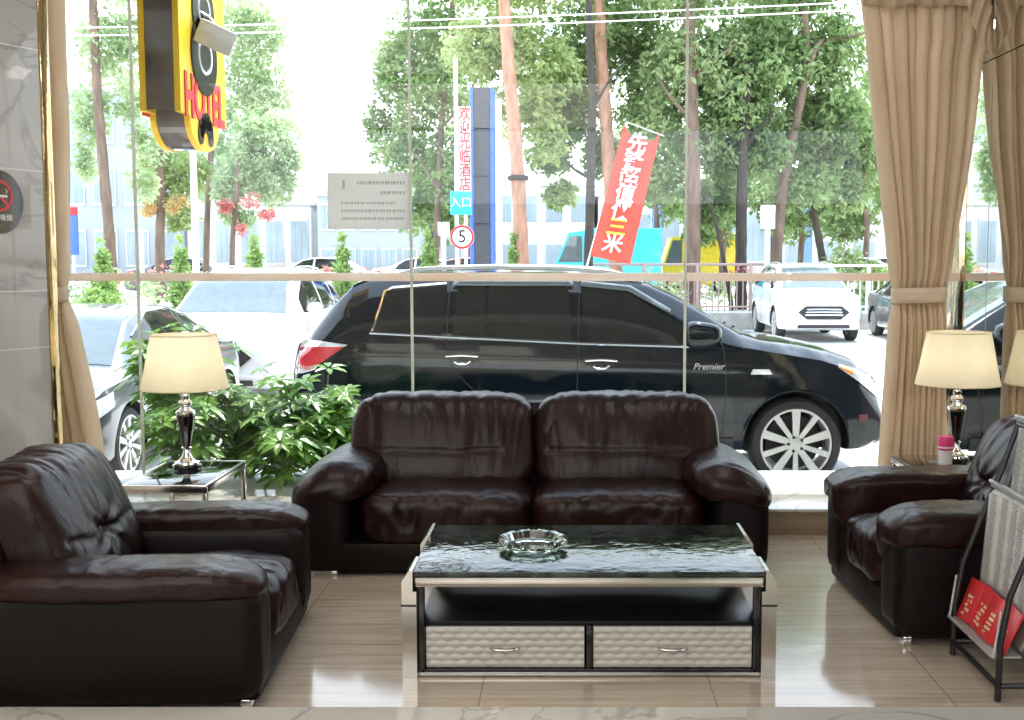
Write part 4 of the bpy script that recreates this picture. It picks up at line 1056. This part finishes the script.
# ------------------------------------------------------------ traffic and far buildings
M['truck_cyan'] = pm('cyan truck paint', (.05, .55, .70), .35, coat=.5); M['truck_yellow'] = pm('yellow truck paint', (.85, .62, .03), .4, coat=.5)
def van(label, x0, x1, Y, z0, z1, m, face=-1):
    L_ = x1 - x0; H = z1 - z0
    t = thing('van', label, 'van', ((x0 + x1) / 2, Y, z0))
    # side profile facing -Y, cab at the left end
    cab = [(-L_ / 2, .35), (-L_ / 2, H * .48), (-L_ / 2 + L_ * .12, H * .93), (-L_ / 2 + L_ * .30, H * .97), (-L_ / 2 + L_ * .30, .35)]
    F = Matrix(((1, 0, 0, 0), (0, 0, -1, 1.0), (0, 1, 0, 0), (0, 0, 0, 1)))
    MB().prism(cab, 2.0, M=F).build('cab', m, t, smooth=False)
    MB().prism([(-L_ / 2 + .1, H * .50), (-L_ / 2 + L_ * .13, H * .88), (-L_ / 2 + L_ * .25, H * .88), (-L_ / 2 + L_ * .25, H * .50)], 2.02, M=Matrix.Translation((0, -.01, 0)) @ F).build('cab_window', M['carglass_light'], t, smooth=False)
    MB().box((L_ * .16, 0, .35 + (H - .35) / 2), (L_ * .67, 2.0, H - .35), .05).build('box_body', m, t)
    for wx in (-L_ * .33, L_ * .3):
        for sg in (-1, 1): make_wheel(t, wx, sg * .9, .40, sg, .25, 6)
    return t
p = lambda px, Y: at(px, 256, Y).x
van('cyan delivery van passing behind the red banner', p(556, 46), p(660, 46), 46, 0.0, 2.55, M['truck_cyan'])
van('yellow delivery van passing at the right of the cyan van', p(661, 48), p(735, 48), 48, 0.0, 2.4, M['truck_yellow'])
far = [('far white saloon on the road, left of the grey notice', 268, 42, M['whitecar']), ('far white saloon on the road under the grey notice', 372, 46, M['whitecar']),
       ('far dull red saloon on the road beyond the conical shrubs', 410, 41, M['pinkcar']), ('far silver saloon on the road behind the HOTEL sign', 130, 44, M['silver']),
       ('far white saloon on the road seen between the right-hand trunks', 795, 42, M['whitecar']), ('far dull red saloon at the right end of the road', 830, 46, M['pinkcar'])]
protos = {}
for lab, px, Y, m in far:
    if m.name not in protos:
        o = road_car(lab, (p(px, Y), Y, 0), 0, 'sedan', m); protos[m.name] = o
    else:
        o = copy_tree(protos[m.name]); o['label'] = lab; o.location = (p(px, Y), Y, 0)
    
M['bldg_white'] = pm('white rendered wall', (.52, .52, .52), .8, 0, .05, .3); M['bldg_grey'] = pm('pale grey cladding', (.30, .33, .36), .5, 0, .08, .3)
M['bldg_glass'] = pm('blue tinted glazing', (.24, .30, .33), .12, 0, .15, .5); M['bldg_blue'] = pm('blue column cladding', (.10, .20, .60), .5)
def building(label, px0, px1, pytop, Y, depth, m, floors, bays, wm, base_z=0.0):
    a = at(px0, 256, Y).x; b = at(px1, 256, Y).x; z1 = at(px0, pytop, Y).z
    t = thing('building', label, 'building', ((a + b) / 2, Y, base_z)); W = b - a; H = z1 - base_z
    MB().box((0, depth / 2, H / 2), (W, depth, H), .05).build('wall', m, t)
    MB().box((0, depth / 2, H + .15), (W + .5, depth + .5, .35), .05).build('roof', m, t)
    fh = H / floors; bw = W / bays
    for f in range(floors):
        for k in range(bays):
            cx = -W / 2 + bw * (k + .5); cz = fh * (f + .52)
            w_ = MB().box((cx, -.03, cz), (bw * .74, .14, fh * .62), .03).build('window_frame', M['bldg_white'], t)
            mb = MB()
            for q in (-1, 0, 1): mb.box((cx + q * bw * .225, -.11, cz), (bw * .205, .04, fh * .54), 0)
            mb.build('pane', wm, w_)
    return t
building('white building at the far left behind the trees', 60, 185, 95, 75, 14, M['bldg_grey'], 3, 4, M['bldg_glass'])
building('pale low building behind the left flowering trees', 188, 312, 205, 70, 12, M['bldg_white'], 1, 5, M['bldg_glass'])
building('blue-glazed building behind the grey notice', 318, 420, 196, 64, 10, M['bldg_grey'], 2, 5, M['bldg_glass'])
building('white building with dark windows behind the blue pylon', 440, 592, 186, 68, 12, M['bldg_white'], 2, 6, M['bldg_glass'])
building('low building with blue columns behind the red banner', 598, 770, 196, 68.5, 12, M['bldg_white'], 1, 6, M['bldg_glass'])
building('pale building at the far right behind the trees', 782, 1010, 180, 70, 12, M['bldg_white'], 2, 7, M['bldg_glass'])
for px, lab in ((657, 'blue column left of the bare trunk behind the banner'), (806, 'blue column behind the right-hand trees')):
    b = at(px, 256, 62); o = MB().box((0, 0, 2.6), (.55, .55, 5.2), .04).build('street_column', M['bldg_blue'], loc=(b.x, 62, 0)); tag(o, lab, 'column')
o = thing('street_sign', 'blue and red roadside sign at the far left', 'sign', (p(73, 36), 36, .05))
b = at(73, 235, 36)
MB().box((0, 0, b.z - .05), (.38, .06, 1.2), .02).build('panel', M['blue'], o); MB().box((0, -.005, b.z - .05 + .72), (.38, .06, .24), .02).build('header', M['red'], o)
MB().tube([(0, .05, 0), (0, .05, b.z)], .04, 8).build('post', M['postgrey'], o)

# ================================================================ PLANTS
M['bark'] = pm('brown bark', (.17, .115, .085), .9, 0, .3, 6, bump=.7, bscale=14, stretch=(1, 1, .25), bdist=.03)
M['bark_red'] = pm('reddish bark', (.40, .215, .145), .85, 0, .25, 6, bump=.6, bscale=12, stretch=(1, 1, .25), bdist=.03)
M['bark_dark'] = pm('dark bark', (.05, .04, .035), .9, 0, .3, 6, bump=.7, bscale=14, stretch=(1, 1, .25), bdist=.03)
M['leafA'] = leaf_mat('mid green leaves', (.14, .23, .075), (.34, .46, .19), .5, .9)  # tree leaf colours kept light, haze painted into them
M['leafB'] = leaf_mat('yellow green leaves', (.29, .39, .14), (.50, .58, .27), .5, .9)
M['leafC'] = leaf_mat('hazed green leaves', (.19, .28, .11), (.40, .50, .23), .5, .9)
M['leafE'] = leaf_mat('pale hazy leaves', (.34, .45, .24), (.56, .66, .40), .5, .9)  # palest leaf set, with the most haze in its colour
M['leafD'] = leaf_mat('fresh shrub leaves', (.20, .34, .09), (.40, .54, .19), .45, 3)
M['leafS'] = leaf_mat('glossy schefflera leaves', (.075, .20, .03), (.22, .40, .08), .4, 5, .3)
M['flower'] = leaf_mat('red flowers', (.62, .16, .16), (.78, .40, .36), .4, 4)
M['orange_leaf'] = leaf_mat('orange leaves', (.68, .40, .18), (.62, .52, .22), .4, 4)
def leaves(blobs, n, size, seed, drop=.35, mb=None, mi=0):
    """folded leaf blades scattered through ellipsoids (x, y, z, rx, ry, rz)"""
    rr = random.Random(seed); mb = mb or MB()
    vol = [b[3] * b[5] for b in blobs]; tot = sum(vol)
    for b, v in zip(blobs, vol):
        for _ in range(int(n * v / tot)):
            while True:
                q = Vector((rr.uniform(-1, 1), rr.uniform(-1, 1), rr.uniform(-1, 1)))
                if .15 < q.length < 1: break
            q *= (.55 + .45 * rr.random()) if rr.random() < .6 else 1
            c = Vector((b[0] + q.x * b[3], b[1] + q.y * b[4], b[2] + q.z * b[5]))
            if noise.noise(c * (1.1 / max(.35, size * 2.2))) < -.12: continue
            s = size * rr.uniform(.6, 1.3)
            for _k in range(2):
                d = Vector((rr.uniform(-1, 1), rr.uniform(-1, 1), rr.uniform(-1, .6) - drop)).normalized()
                w = d.cross(Vector((rr.uniform(-1, 1), rr.uniform(-1, 1), rr.uniform(-1, 1)))).normalized() * s * .23
                k = d.cross(w).normalized() * s * .06
                mb.add([c, c + d * s * .5 + w + k, c + d * s, c + d * s * .5 - w + k, c + d * s * .5], [(0, 4, 1), (4, 2, 1), (0, 3, 4), (4, 3, 2)], mi)
    return mb
def tree(label, name, Y, trunk, r0, r1, bark, blobs, leafm, n, size, seed, branches=(), zb=.05, ry=1.4, cat='tree', group=None, extra=None, ring=None, back=.7):
    """trunk: photo points from the foot upwards; blobs: (px, py, rx_px, ry_px)"""
    foot = at(trunk[0][0], trunk[0][1], Y); B0 = Vector((foot.x, Y, zb))
    t = thing(name, label, cat, B0, 0, group)
    pts = [Vector((0, 0, 0))] + [at(px, py, Y) - B0 for px, py in trunk]
    pts = [pts[0]] + [q for q in pts[1:] if q.z > .15]
    sm = cat_rom(pts, 24)
    mb = MB().tube(sm, [(r0 + (r1 - r0) * i / 23) * (1 + .35 * max(0, 1 - i / 2.5)) * (1 + .06 * math.sin(i * 2.3 + seed)) for i in range(24)], 12)
    for br in branches:
        bp = cat_rom([at(px, py, Y) - B0 + Vector((0, (-1) ** k * .1 * k, 0)) for k, (px, py) in enumerate(br[0])], 12)
        mb.tube(bp, [br[1] * (1 - .06 * i) for i in range(12)], 8)
    tk = mb.build('trunk', bark, t, ang=180)
    if ring:
        c = at(ring[0], ring[1], Y) - B0
        MB().tube([(c.x + ring[2] * math.cos(2 * PI * k / 16), ring[2] * math.sin(2 * PI * k / 16), c.z) for k in range(16)], .07, 8, closed=True).build('trunk_band', M['bark_dark'], tk)
    s = Y / FPX
    bl = []
    for (px, py, rx, rz) in blobs:
        c = at(px, py, Y) - B0; bl.append((c.x, back, c.z, rx * s, ry * rx * s * .8, rz * s))
    cr = leaves(bl, int(n * 2.9), size * .60, seed).build('crown', leafm, t, smooth=False)
    if extra:
        leaves([((at(px, py, Y) - B0).x, -.2, (at(px, py, Y) - B0).z, rx * s, rx * s, rz * s) for px, py, rx, rz in extra[0]], extra[2] * 3, size * .4, seed + 5).build('blossom', extra[1], t, smooth=False)
    return t
T = tree
T('tall tree with reddish trunk right of the blue pylon', 'street_tree', 31, [(522, 272), (520, 220), (516, 150), (509, 70), (504, 0), (500, -60)], .20, .15, M['bark_red'],
  [(500, 30, 45, 40), (540, 60, 45, 40), (470, 40, 40, 35), (515, -40, 90, 40), (545, 130, 25, 30), (512, 120, 16, 16), (485, 95, 26, 22)], M['leafB'], 3000, .34, 11, ring=(518, 178, .22), back=1.5)
T('leafy tree with pale thin trunk above the grey notice', 'street_tree', 35, [(436, 272), (438, 200), (442, 120), (450, 40), (455, -40)], .11, .07, M['bark'],
  [(430, 80, 55, 50), (392, 62, 28, 40), (400, 140, 38, 40), (445, 170, 40, 45), (430, 25, 45, 30), (372, 118, 14, 20), (415, 210, 30, 26), (455, 220, 22, 24), (440, -30, 60, 30)], M['leafA'], 4200, .32, 12, ([[(438, 190), (420, 160), (400, 140)], .05], [[(440, 130), (465, 100), (480, 70)], .05]))
T('tall tree with reddish trunk hidden behind the red banner', 'street_tree', 33, [(616, 272), (611, 200), (606, 120), (601, 50), (598, -40)], .20, .16, M['bark_red'],
  [(600, 20, 70, 40), (650, 60, 45, 40), (645, 110, 35, 32), (570, 70, 40, 40), (625, -40, 80, 40), (640, 25, 40, 30)], M['leafA'], 3800, .34, 13, back=1.6)
T('dark slender tree with one side branch left of the red banner', 'street_tree', 30, [(588, 272), (590, 210), (591, 150), (593, 95), (590, 50), (588, -40)], .13, .08, M['bark_dark'],
  [(560, 100, 45, 32), (548, 140, 28, 24), (570, 60, 40, 30), (560, 185, 22, 18), (605, 140, 22, 30), (530, 85, 25, 25)], M['leafC'], 2600, .32, 14, back=4.2, branches= ([[(590, 178), (575, 170), (562, 157)], .06], [[(592, 110), (610, 80), (625, 60)], .05]))
T('thick dark-trunked tree right of the red banner', 'street_tree', 31.8, [(693, 300), (693, 250), (694, 180), (692, 110), (690, 50), (688, -30)], .22, .16, M['bark'],
  [(690, 60, 50, 45), (660, 175, 35, 30), (720, 90, 40, 35), (700, 140, 40, 30), (660, 110, 30, 30), (690, -20, 70, 40), (735, 40, 30, 30)], M['leafC'], 3600, .34, 15, ([[(693, 120), (672, 100), (655, 70)], .07], [[(692, 80), (715, 60), (740, 40)], .07]), zb=-.1)
T('dark straight tree with bare lower trunk above the SUV windscreen', 'street_tree', 32.2, [(741, 300), (741, 250), (742, 190), (744, 130), (748, 60)], .18, .12, M['bark_dark'],
  [(745, 120, 45, 32), (765, 150, 35, 28), (730, 160, 28, 22), (760, 70, 45, 35), (720, 200, 24, 22), (770, 25, 40, 30)], M['leafA'], 3200, .34, 16, ([[(743, 150), (760, 128), (775, 110)], .06],), zb=-.1)
T('forked brown tree left of the curtain', 'street_tree', 33, [(776, 272), (780, 215), (790, 150), (801, 95), (806, 50), (800, -20)], .16, .12, M['bark'],
  [(795, 60, 50, 40), (845, 110, 38, 45), (790, 130, 38, 32), (840, 40, 40, 35), (810, 180, 40, 24), (800, -20, 70, 40)], M['leafA'], 4200, .34, 17, ([[(801, 92), (815, 48), (835, 38), (860, 36)], .11], [[(790, 150), (770, 120), (762, 90)], .06]))
T('slender tree with curved trunk nearest the curtain', 'street_tree', 34, [(824, 272), (819, 240), (812, 200), (811, 150), (815, 100)], .13, .08, M['bark_dark'],
  [(830, 150, 35, 40), (850, 190, 25, 26), (815, 110, 30, 25), (790, 190, 22, 20), (868, 140, 22, 50)], M['leafC'], 2600, .34, 18, ([[(811, 170), (800, 150), (795, 130)], .05],))
T('thin leaning sapling between two dark trunks', 'street_tree', 31.6, [(731, 302), (724, 262), (716, 225), (706, 195)], .07, .04, M['bark_dark'], [(700, 190, 20, 16), (712, 215, 14, 14)], M['leafA'], 420, .30, 19, zb=-.1)
T('tree at the right end, seen past the curtain', 'street_tree', 36, [(940, 275), (938, 200), (936, 120), (940, 40)], .16, .1, M['bark'],
  [(900, 90, 50, 60), (950, 120, 40, 60), (985, 160, 35, 45), (910, 190, 40, 30), (960, 30, 60, 40), (1010, 90, 40, 60)], M['leafA'], 3600, .36, 20)
T('grey-trunked tree at the left edge of the view', 'street_tree', 34, [(112, 272), (108, 220), (102, 150), (97, 90), (93, 0)], .17, .12, M['bark'],
  [(95, 40, 32, 40), (80, 110, 22, 34), (120, 95, 22, 26), (125, 30, 25, 25), (78, 160, 16, 24), (140, 140, 20, 24), (135, 180, 16, 20), (110, -30, 60, 30)], M['leafE'], 2100, .32, 21)
T('small tree with orange-tinged leaves below the HOTEL sign', 'street_tree', 36, [(160, 272), (160, 235), (161, 195), (160, 150)], .18, .10, M['bark'],
  [(160, 190, 26, 26), (150, 160, 24, 24), (172, 215, 20, 16), (185, 170, 22, 22)], M['leafB'], 1100, .32, 22, extra=([(150, 208, 10, 8), (176, 205, 10, 10), (185, 200, 8, 8)], M['orange_leaf'], 160))
T('flowering tree right of the white lamp post', 'street_tree', 37, [(232, 272), (233, 235), (236, 200), (240, 150)], .10, .06, M['bark'],
  [(245, 165, 32, 30), (270, 185, 24, 22), (225, 185, 22, 22), (260, 130, 36, 26), (283, 160, 16, 20), (232, 215, 20, 14)], M['leafE'], 2100, .32, 23, extra=([(228, 205, 9, 8), (252, 200, 10, 9), (268, 213, 9, 7), (240, 228, 9, 7)], M['flower'], 200))
T('tall leafy tree behind the HOTEL sign', 'street_tree', 39, [(206, 272), (208, 200), (214, 120), (222, 40)], .12, .08, M['bark'],
  [(245, 50, 36, 40), (265, 95, 28, 30), (230, 100, 30, 30), (215, 150, 26, 24), (262, 20, 26, 25), (225, 10, 40, 30), (200, 180, 20, 22), (130, 80, 16, 30), (175, 150, 18, 16)], M['leafE'], 2500, .34, 24)
for k, (px, Y, bl, lab) in enumerate(((655, 47, [(650, 140, 40, 40), (640, 180, 24, 24), (670, 200, 26, 24)], 'background tree far behind the red banner tip'),
    (722, 45, [(715, 215, 34, 30), (735, 180, 30, 30), (700, 230, 20, 16)], 'background tree filling the gap beside the thin leaning sapling'),
    (800, 46, [(795, 215, 34, 26), (770, 190, 26, 26), (830, 205, 30, 26)], 'background tree low behind the forked brown tree'),
    (865, 44, [(862, 200, 30, 40), (845, 225, 26, 18), (880, 160, 30, 40)], 'background tree just left of the curtain'),
    (470, 50, [(450, 200, 30, 40), (470, 130, 30, 50), (425, 170, 30, 40)], 'background tree behind the road sign post'))):
    T(lab, 'street_tree', Y, [(px, 268), (px + 2, 230), (px, 190), (px + 3, 140)], .14, .08, M['bark'], bl, M['leafA'], 1100, .40, 80 + k, zb=0)
# clipped conical shrubs on the verge
def cone_shrub(label, px, pyb, pyt, wpx, Y, seed, round_=False, m=None):
    b = at(px, pyb, Y); tp = at(px, pyt, Y); h = tp.z - .05; r = wpx * .62 * Y / FPX
    t = thing('clipped_shrub', label, 'shrub', (b.x, Y, .05), 0)
    bl = [(0, 0, h * .45, r, r, h * .5)] if round_ else [(0, 0, h * (.16 + .8 * k / 6), r * (1 - .84 * k / 6), r * (1 - .84 * k / 6), h * .15) for k in range(7)]
    leaves(bl, 1300, .15, seed, 0).build('foliage', m or M['leafD'], t, smooth=False)
    MB().tube([(0, 0, 0), (0, 0, h * .85)], [.04, .015], 8).build('stem', M['bark'], t)
for i, (px, pt, w_, lab) in enumerate(((103, 243, 30, 'bushy cone shrub at the left end of the verge'), (181, 240, 24, 'narrow cone shrub beside the white lamp post'), (255, 238, 28, 'cone shrub just left of the white gap of sky'), (343, 236, 24, 'cone shrub directly under the grey notice'), (429, 234, 26, 'cone shrub right of the grey notice'), (514, 236, 18, 'slim cone shrub between pylon and reddish trunk'))):
    cone_shrub(lab, px, 272, pt, w_, 30.9, 40 + i)
cone_shrub('round yellow-green bush left of the curtain', 846, 268, 240, 46, 33.5, 50, True, M['leafB'])
cone_shrub('low green bush at the foot of the curtain-side trees', 875, 272, 255, 50, 32.6, 51, True)
cone_shrub('green bush seen between curtain and mirror wall', 955, 274, 240, 46, 33.0, 52, True)
cone_shrub('low grassy clump on the kerb behind the grey saloon', 98, 302, 286, 34, 29.2, 53, True)
# low verge planting: ground cover nobody could count
bl = []
r3 = random.Random(9)
for i in range(90):
    bl.append((-17 + i * .30, 32.2 + r3.uniform(-.5, .5), .55, .3, .3, r3.uniform(.35, .75)))
o = leaves(bl, 6500, .15, 60, 0).build('verge_planting', M['leafE'], smooth=False); tag(o, 'low ground cover planting along the far verge', 'ground cover', kind='stuff')
bl = [(-16 + r3.random() * 22, 31.8, .85 + r3.random() * .3, .4, .2, .15) for i in range(30)]
o = leaves(bl, 900, .12, 61, 0).build('verge_flowers', M['flower'], smooth=False); tag(o, 'reddish flowers scattered along the far verge', 'flowers', kind='stuff')
# ------------------------------------------------------------ schefflera shrubs just outside the glass, left
def palmate(mb, c, axis, s, rr, n=7):
    axis = axis.normalized(); a = axis.orthogonal().normalized(); b = axis.cross(a)
    st = rr.random() * 6.28
    for k in range(n):
        q = st + 2 * PI * k / n
        d = (a * math.cos(q) + b * math.sin(q)) * .92 + axis * .15; d.normalize()
        L_ = s * rr.uniform(.75, 1.1); w = axis.cross(d).normalized() * L_ * .19
        sag = Vector((0, 0, -1)) * L_
        p0 = c + d * L_ * .12; p1 = c + d * L_ * .45 + w - sag * -.0; p2 = c + d * L_ * .45 - w; pm_ = c + d * L_ * .48 - axis * L_ * .05
        p3 = c + d * L_ * .8 + w * .75 + sag * .10; p4 = c + d * L_ * .8 - w * .75 + sag * .10; p6 = c + d * L_ * .8 - axis * L_ * .05 + sag * .10; p5 = c + d * L_ * 1.05 + sag * .24
        mb.add([p0, p1, p2, pm_, p3, p4, p5, p6], [(0, 3, 1), (0, 2, 3), (1, 3, 7, 4), (3, 2, 5, 7), (4, 7, 6), (7, 5, 6)])
def schefflera(label, x, y, h, r, seed, n=120, zlow=.0):
    rr = random.Random(seed)
    t = thing('leafy_shrub', label, 'shrub', (x, y, .13))
    stems = MB(); lf = MB()
    for k in range(12):
        q = rr.random() * 6.28; rad = r * rr.uniform(.2, 1); hh = h * rr.uniform(.62, 1.0)
        tip = Vector((rad * math.cos(q), rad * .75 * math.sin(q), hh)); mid = Vector((tip.x * .4, tip.y * .4, hh * .55))
        cv = cat_rom([Vector((tip.x * .12, tip.y * .12, 0)), mid, tip], 10); stems.tube(cv, [.013 - .0008 * i for i in range(10)], 6)
        for j in range(n // 12):
            u = rr.uniform(.25, 1.0); c0 = cv[min(9, int(u * 9.99))]
            dr = Vector((rr.uniform(-1, 1), rr.uniform(-1, 1), rr.uniform(-.1, .9))).normalized()
            c = c0 + dr * rr.uniform(.05, .20)
            stems.tube([c0, c], .0025, 4)
            palmate(lf, c, Vector((dr.x * .5, dr.y * .5, .9)), rr.uniform(.09, .145), rr, rr.choice((6, 7, 8)))
    lf.build('foliage', M['leafS'], t, smooth=False)
    stems.build('stems', pm('green stem', (.16, .22, .07), .6) if 'stem' not in M else M['stem'], t)
M['stem'] = pm('green stem', (.16, .22, .07), .6)
schefflera('tallest leafy shrub, behind the lampshade at the left', -2.42, 7.30, .86, .30, 1, 110)
schefflera('leafy shrub directly behind the left lamp base', -2.00, 7.28, .58, .32, 2, 110)
schefflera('leafy shrub between the left lamp and the sofa arm', -1.58, 7.30, .54, .32, 3, 110)
schefflera('low leafy shrub farthest right, just behind the sofa arm', -1.42, 7.30, .40, .22, 4, 80)
schefflera('low leafy shrub close to the glass behind the side table', -2.25, 7.02, .46, .26, 5, 90)
schefflera('small leafy shrub close to the glass at the sofa end', -1.72, 7.02, .36, .26, 6, 90)

# ================================================================ NEWSPAPER RACK
M['newsprint'] = pm('newsprint', (.55, .55, .52), .8, 0, .06, 20); M['newsink'] = pm('news ink', (.22, .22, .22), .8); M['magred'] = pm('red magazine cover', (.60, .035, .04), .3, 0, .1, 14); M['magcream'] = pm('cream print', (.75, .62, .40), .4)
rk = thing('newspaper_rack', 'black and grey metal newspaper rack in front of the right armchair', 'newspaper rack', (1.45, 4.12, 0))
ya, yb_ = -.235, .235
def rod(mb, a, b, r=.010): mb.tube([a, b], r, 8)
for y in (ya, yb_):
    mb = MB(); mb.tube([(0, y, .004), (.004, y, .20), (.03, y, .36), (.16, y, .70), (.22, y, .88)], .0115, 8); mb.build('front_leg', M['black_metal'], rk)
    mb = MB(); mb.tube([(.46, y, .004), (.42, y, .25), (.30, y, .66), (.22, y, .88)], .0115, 8); mb.build('back_leg', M['black_metal'], rk)
mb = MB(); pass
for a, b in (((0, ya, .055), (0, yb_, .055)), ((.455, ya, .055), (.455, yb_, .055)), ((0, ya, .055), (.455, ya, .055)), ((0, yb_, .055), (.455, yb_, .055)), ((.22, ya, .88), (.22, yb_, .88))): MB().tube([a, b], .010, 8).build('stretcher', M['black_metal'], rk)
# tray: bowed back plate, front lip
def tray(z0, x0, nm):
    def fb(u, v):
        y = ya + .012 + (yb_ - ya - .024) * u; z = z0 + .02 + (.175 + .05 * math.sin(PI * u)) * v
        return (x0 + .085 + .075 * v, y, z)
    o = MB().patch(fb, 20, 6).build(nm, M['silver_metal'], rk, solid=.004)
    lip = MB().box((x0 + .035, 0, z0), (.10, yb_ - ya - .02, .006), .001).tube([(x0 - .015, ya + .005, z0 + .004), (x0 - .015, yb_ - .005, z0 + .004)], .006, 8).tube([(x0 - .012, ya + .005, z0), (x0 + .01, ya + .005, z0 + .16)], .005, 6).tube([(x0 - .012, yb_ - .005, z0), (x0 + .01, yb_ - .005, z0 + .16)], .005, 6)
    lip.build('tray_lip', M['silver_metal'], o)
tray(.150, -.005, 'tray')
tray(.150, .29, 'tray')
# magazines standing in the tray, overlapping like a hand of cards
for i, (y, lab) in enumerate(((.165, 'farthest red magazine in the newspaper rack tray'), (.055, 'second red magazine from the far end of the rack tray'), (-.055, 'third red magazine from the far end of the rack tray'), (-.165, 'nearest red magazine in the newspaper rack tray'))):
    m = thing('magazine', lab, 'magazine', (1.45 + .012 + .006 * (i % 2), 4.12 + y, .156), 0, 'red magazines in the rack')
    Fm = Matrix.Rotation(R(22), 4, 'Y') @ Matrix.Rotation(R((-4, 3, -2, 4)[i]), 4, 'X')
    MB().box((0, 0, .080), (.008, .128, .158), .001, M=Fm).build('cover', M['magred'], m)
    mb = MB(); r4 = random.Random(i)
    for k in range(5):
        for j in range(4):
            if r4.random() < .75: mb.box((-.0046, -.015 + j * .014, .025 + k * .017), (.001, r4.uniform(.005, .012), r4.uniform(.006, .012)), 0, M=Fm)
    mb.build('print', M['magcream'], m, smooth=False)
# newspapers folded over clip rods
def newspaper(label, x, z, drop, seed):
    rodo = MB().tube([(0, -.30, 0), (0, .27, 0)], .007, 8)
    t = thing('newspaper', label, 'newspaper', (1.45 + x, 4.12, z), 0)
    rodo.box((0, -.01, -.004), (.022, .50, .022), .003).build('clip_rod', M['silver_metal'], t)
    def nf(u, v):
        y = -.225 + .44 * u; a = v * 2 - 1
        xo = math.copysign(.012 + .030 * abs(a) + .006 * math.sin(u * 7 + seed), a); return (xo, y, -.004 - drop * abs(a) + .004 * math.sin(u * 9))
    p_ = MB().patch(nf, 20, 20).build('pages', M['newsprint'], t, solid=.003, ang=60)
    mb = MB(); r5 = random.Random(seed)
    def onp(y, zz): a = -zz / drop; return (-(.017 + .030 * a + .006 * math.sin((y + .225) / .44 * 7 + seed)), y, zz)
    for col_ in range(5):
        y0 = .20 - col_ * .088
        zz = -.03
        while zz > -drop + .02:
            if r5.random() < .010:
                c = onp(y0 - .038, zz - .02); mb.box(c, (.002, .05, .035), 0); zz -= .05
            else:
                c = onp(y0 - .038, zz); mb.box(c, (.0015, .070 * r5.uniform(.5, 1), .0025), 0); zz -= .009
    mb.build('print', M['newsink'], p_, smooth=False)
newspaper('newspaper on the front rod of the rack, beside the red magazines', .135, .66, .37, 1)
newspaper('newspaper on the top rod of the rack', .225, .905, .30, 4)
# ================================================================ LIGHT, SKY, CAMERA
w = bpy.data.worlds.new('sky'); SC.world = w; w.use_nodes = True
nt = w.node_tree; bg = nt.nodes['Background']; L = nt.links.new
tc = N(nt, 'ShaderNodeTexCoord'); sp = N(nt, 'ShaderNodeSeparateXYZ'); L(tc.outputs['Generated'], sp.inputs[0])
rp = N(nt, 'ShaderNodeValToRGB'); rp.color_ramp.elements[0].color = (.9, .95, 1, 1); rp.color_ramp.elements[1].color = (.62, .76, 1, 1); rp.color_ramp.elements[1].position = .8
L(sp.outputs['Z'], rp.inputs['Fac']); L(rp.outputs['Color'], bg.inputs['Color']); bg.inputs['Strength'].default_value = 2.6
def light(name, kind, loc, rot, e, col=(1, 1, 1), **kw):
    d = bpy.data.lights.new(name, kind); d.energy = e; d.color = col
    for k, v in kw.items(): setattr(d, k, v)
    o = bpy.data.objects.new(name, d); COL.objects.link(o); o.location = loc; o.rotation_euler = rot; return o
light('sun', 'SUN', (0, 0, 30), (R(-27), R(8), 0), 5.5, (1, .95, .86), angle=R(1))
for x, y, sz, e in ((-1.7, -2.0, 4.5, 150), (-1.7, 2.2, 2.6, 34), (-1.3, 5.3, .5, 8), (.9, 5.3, .5, 8)):  # unseen area lights added to fill the interior
    light('ceiling_fill', 'AREA', (x, y, 3.37), (0, 0, 0), e, (1, .94, .86), shape='SQUARE', size=sz)
for x, y in ((-1.905, 5.86), (2.0, 6.05)):  # weak lights added inside the shades to brighten their fabric
    light('lampshade_fill', 'POINT', (x, y, .44 + .52), (0, 0, 0), .9, (1, .90, .74), shadow_soft_size=.035)
cam = bpy.data.cameras.new('camera'); co = bpy.data.objects.new('camera', cam); COL.objects.link(co)
co.location = (0, 0, CAM_H); co.rotation_euler = (PI / 2 - PITCH, 0, 0)
cam.sensor_width = 36; cam.sensor_fit = 'HORIZONTAL'; cam.lens = 36 * FPX / 1024; cam.shift_x = -(VPX - 512) / 1024
cam.clip_start = .05; cam.clip_end = 400
SC.camera = co
vs = SC.view_settings; vs.view_transform = 'Standard'; vs.look = 'None'; vs.gamma = 1; vs.exposure = .75; vs.use_curve_mapping = False
try:
    SC.cycles.use_denoising = True; SC.cycles.max_bounces = 10; SC.cycles.transparent_max_bounces = 16; SC.cycles.sample_clamp_indirect = 6
except Exception: pass
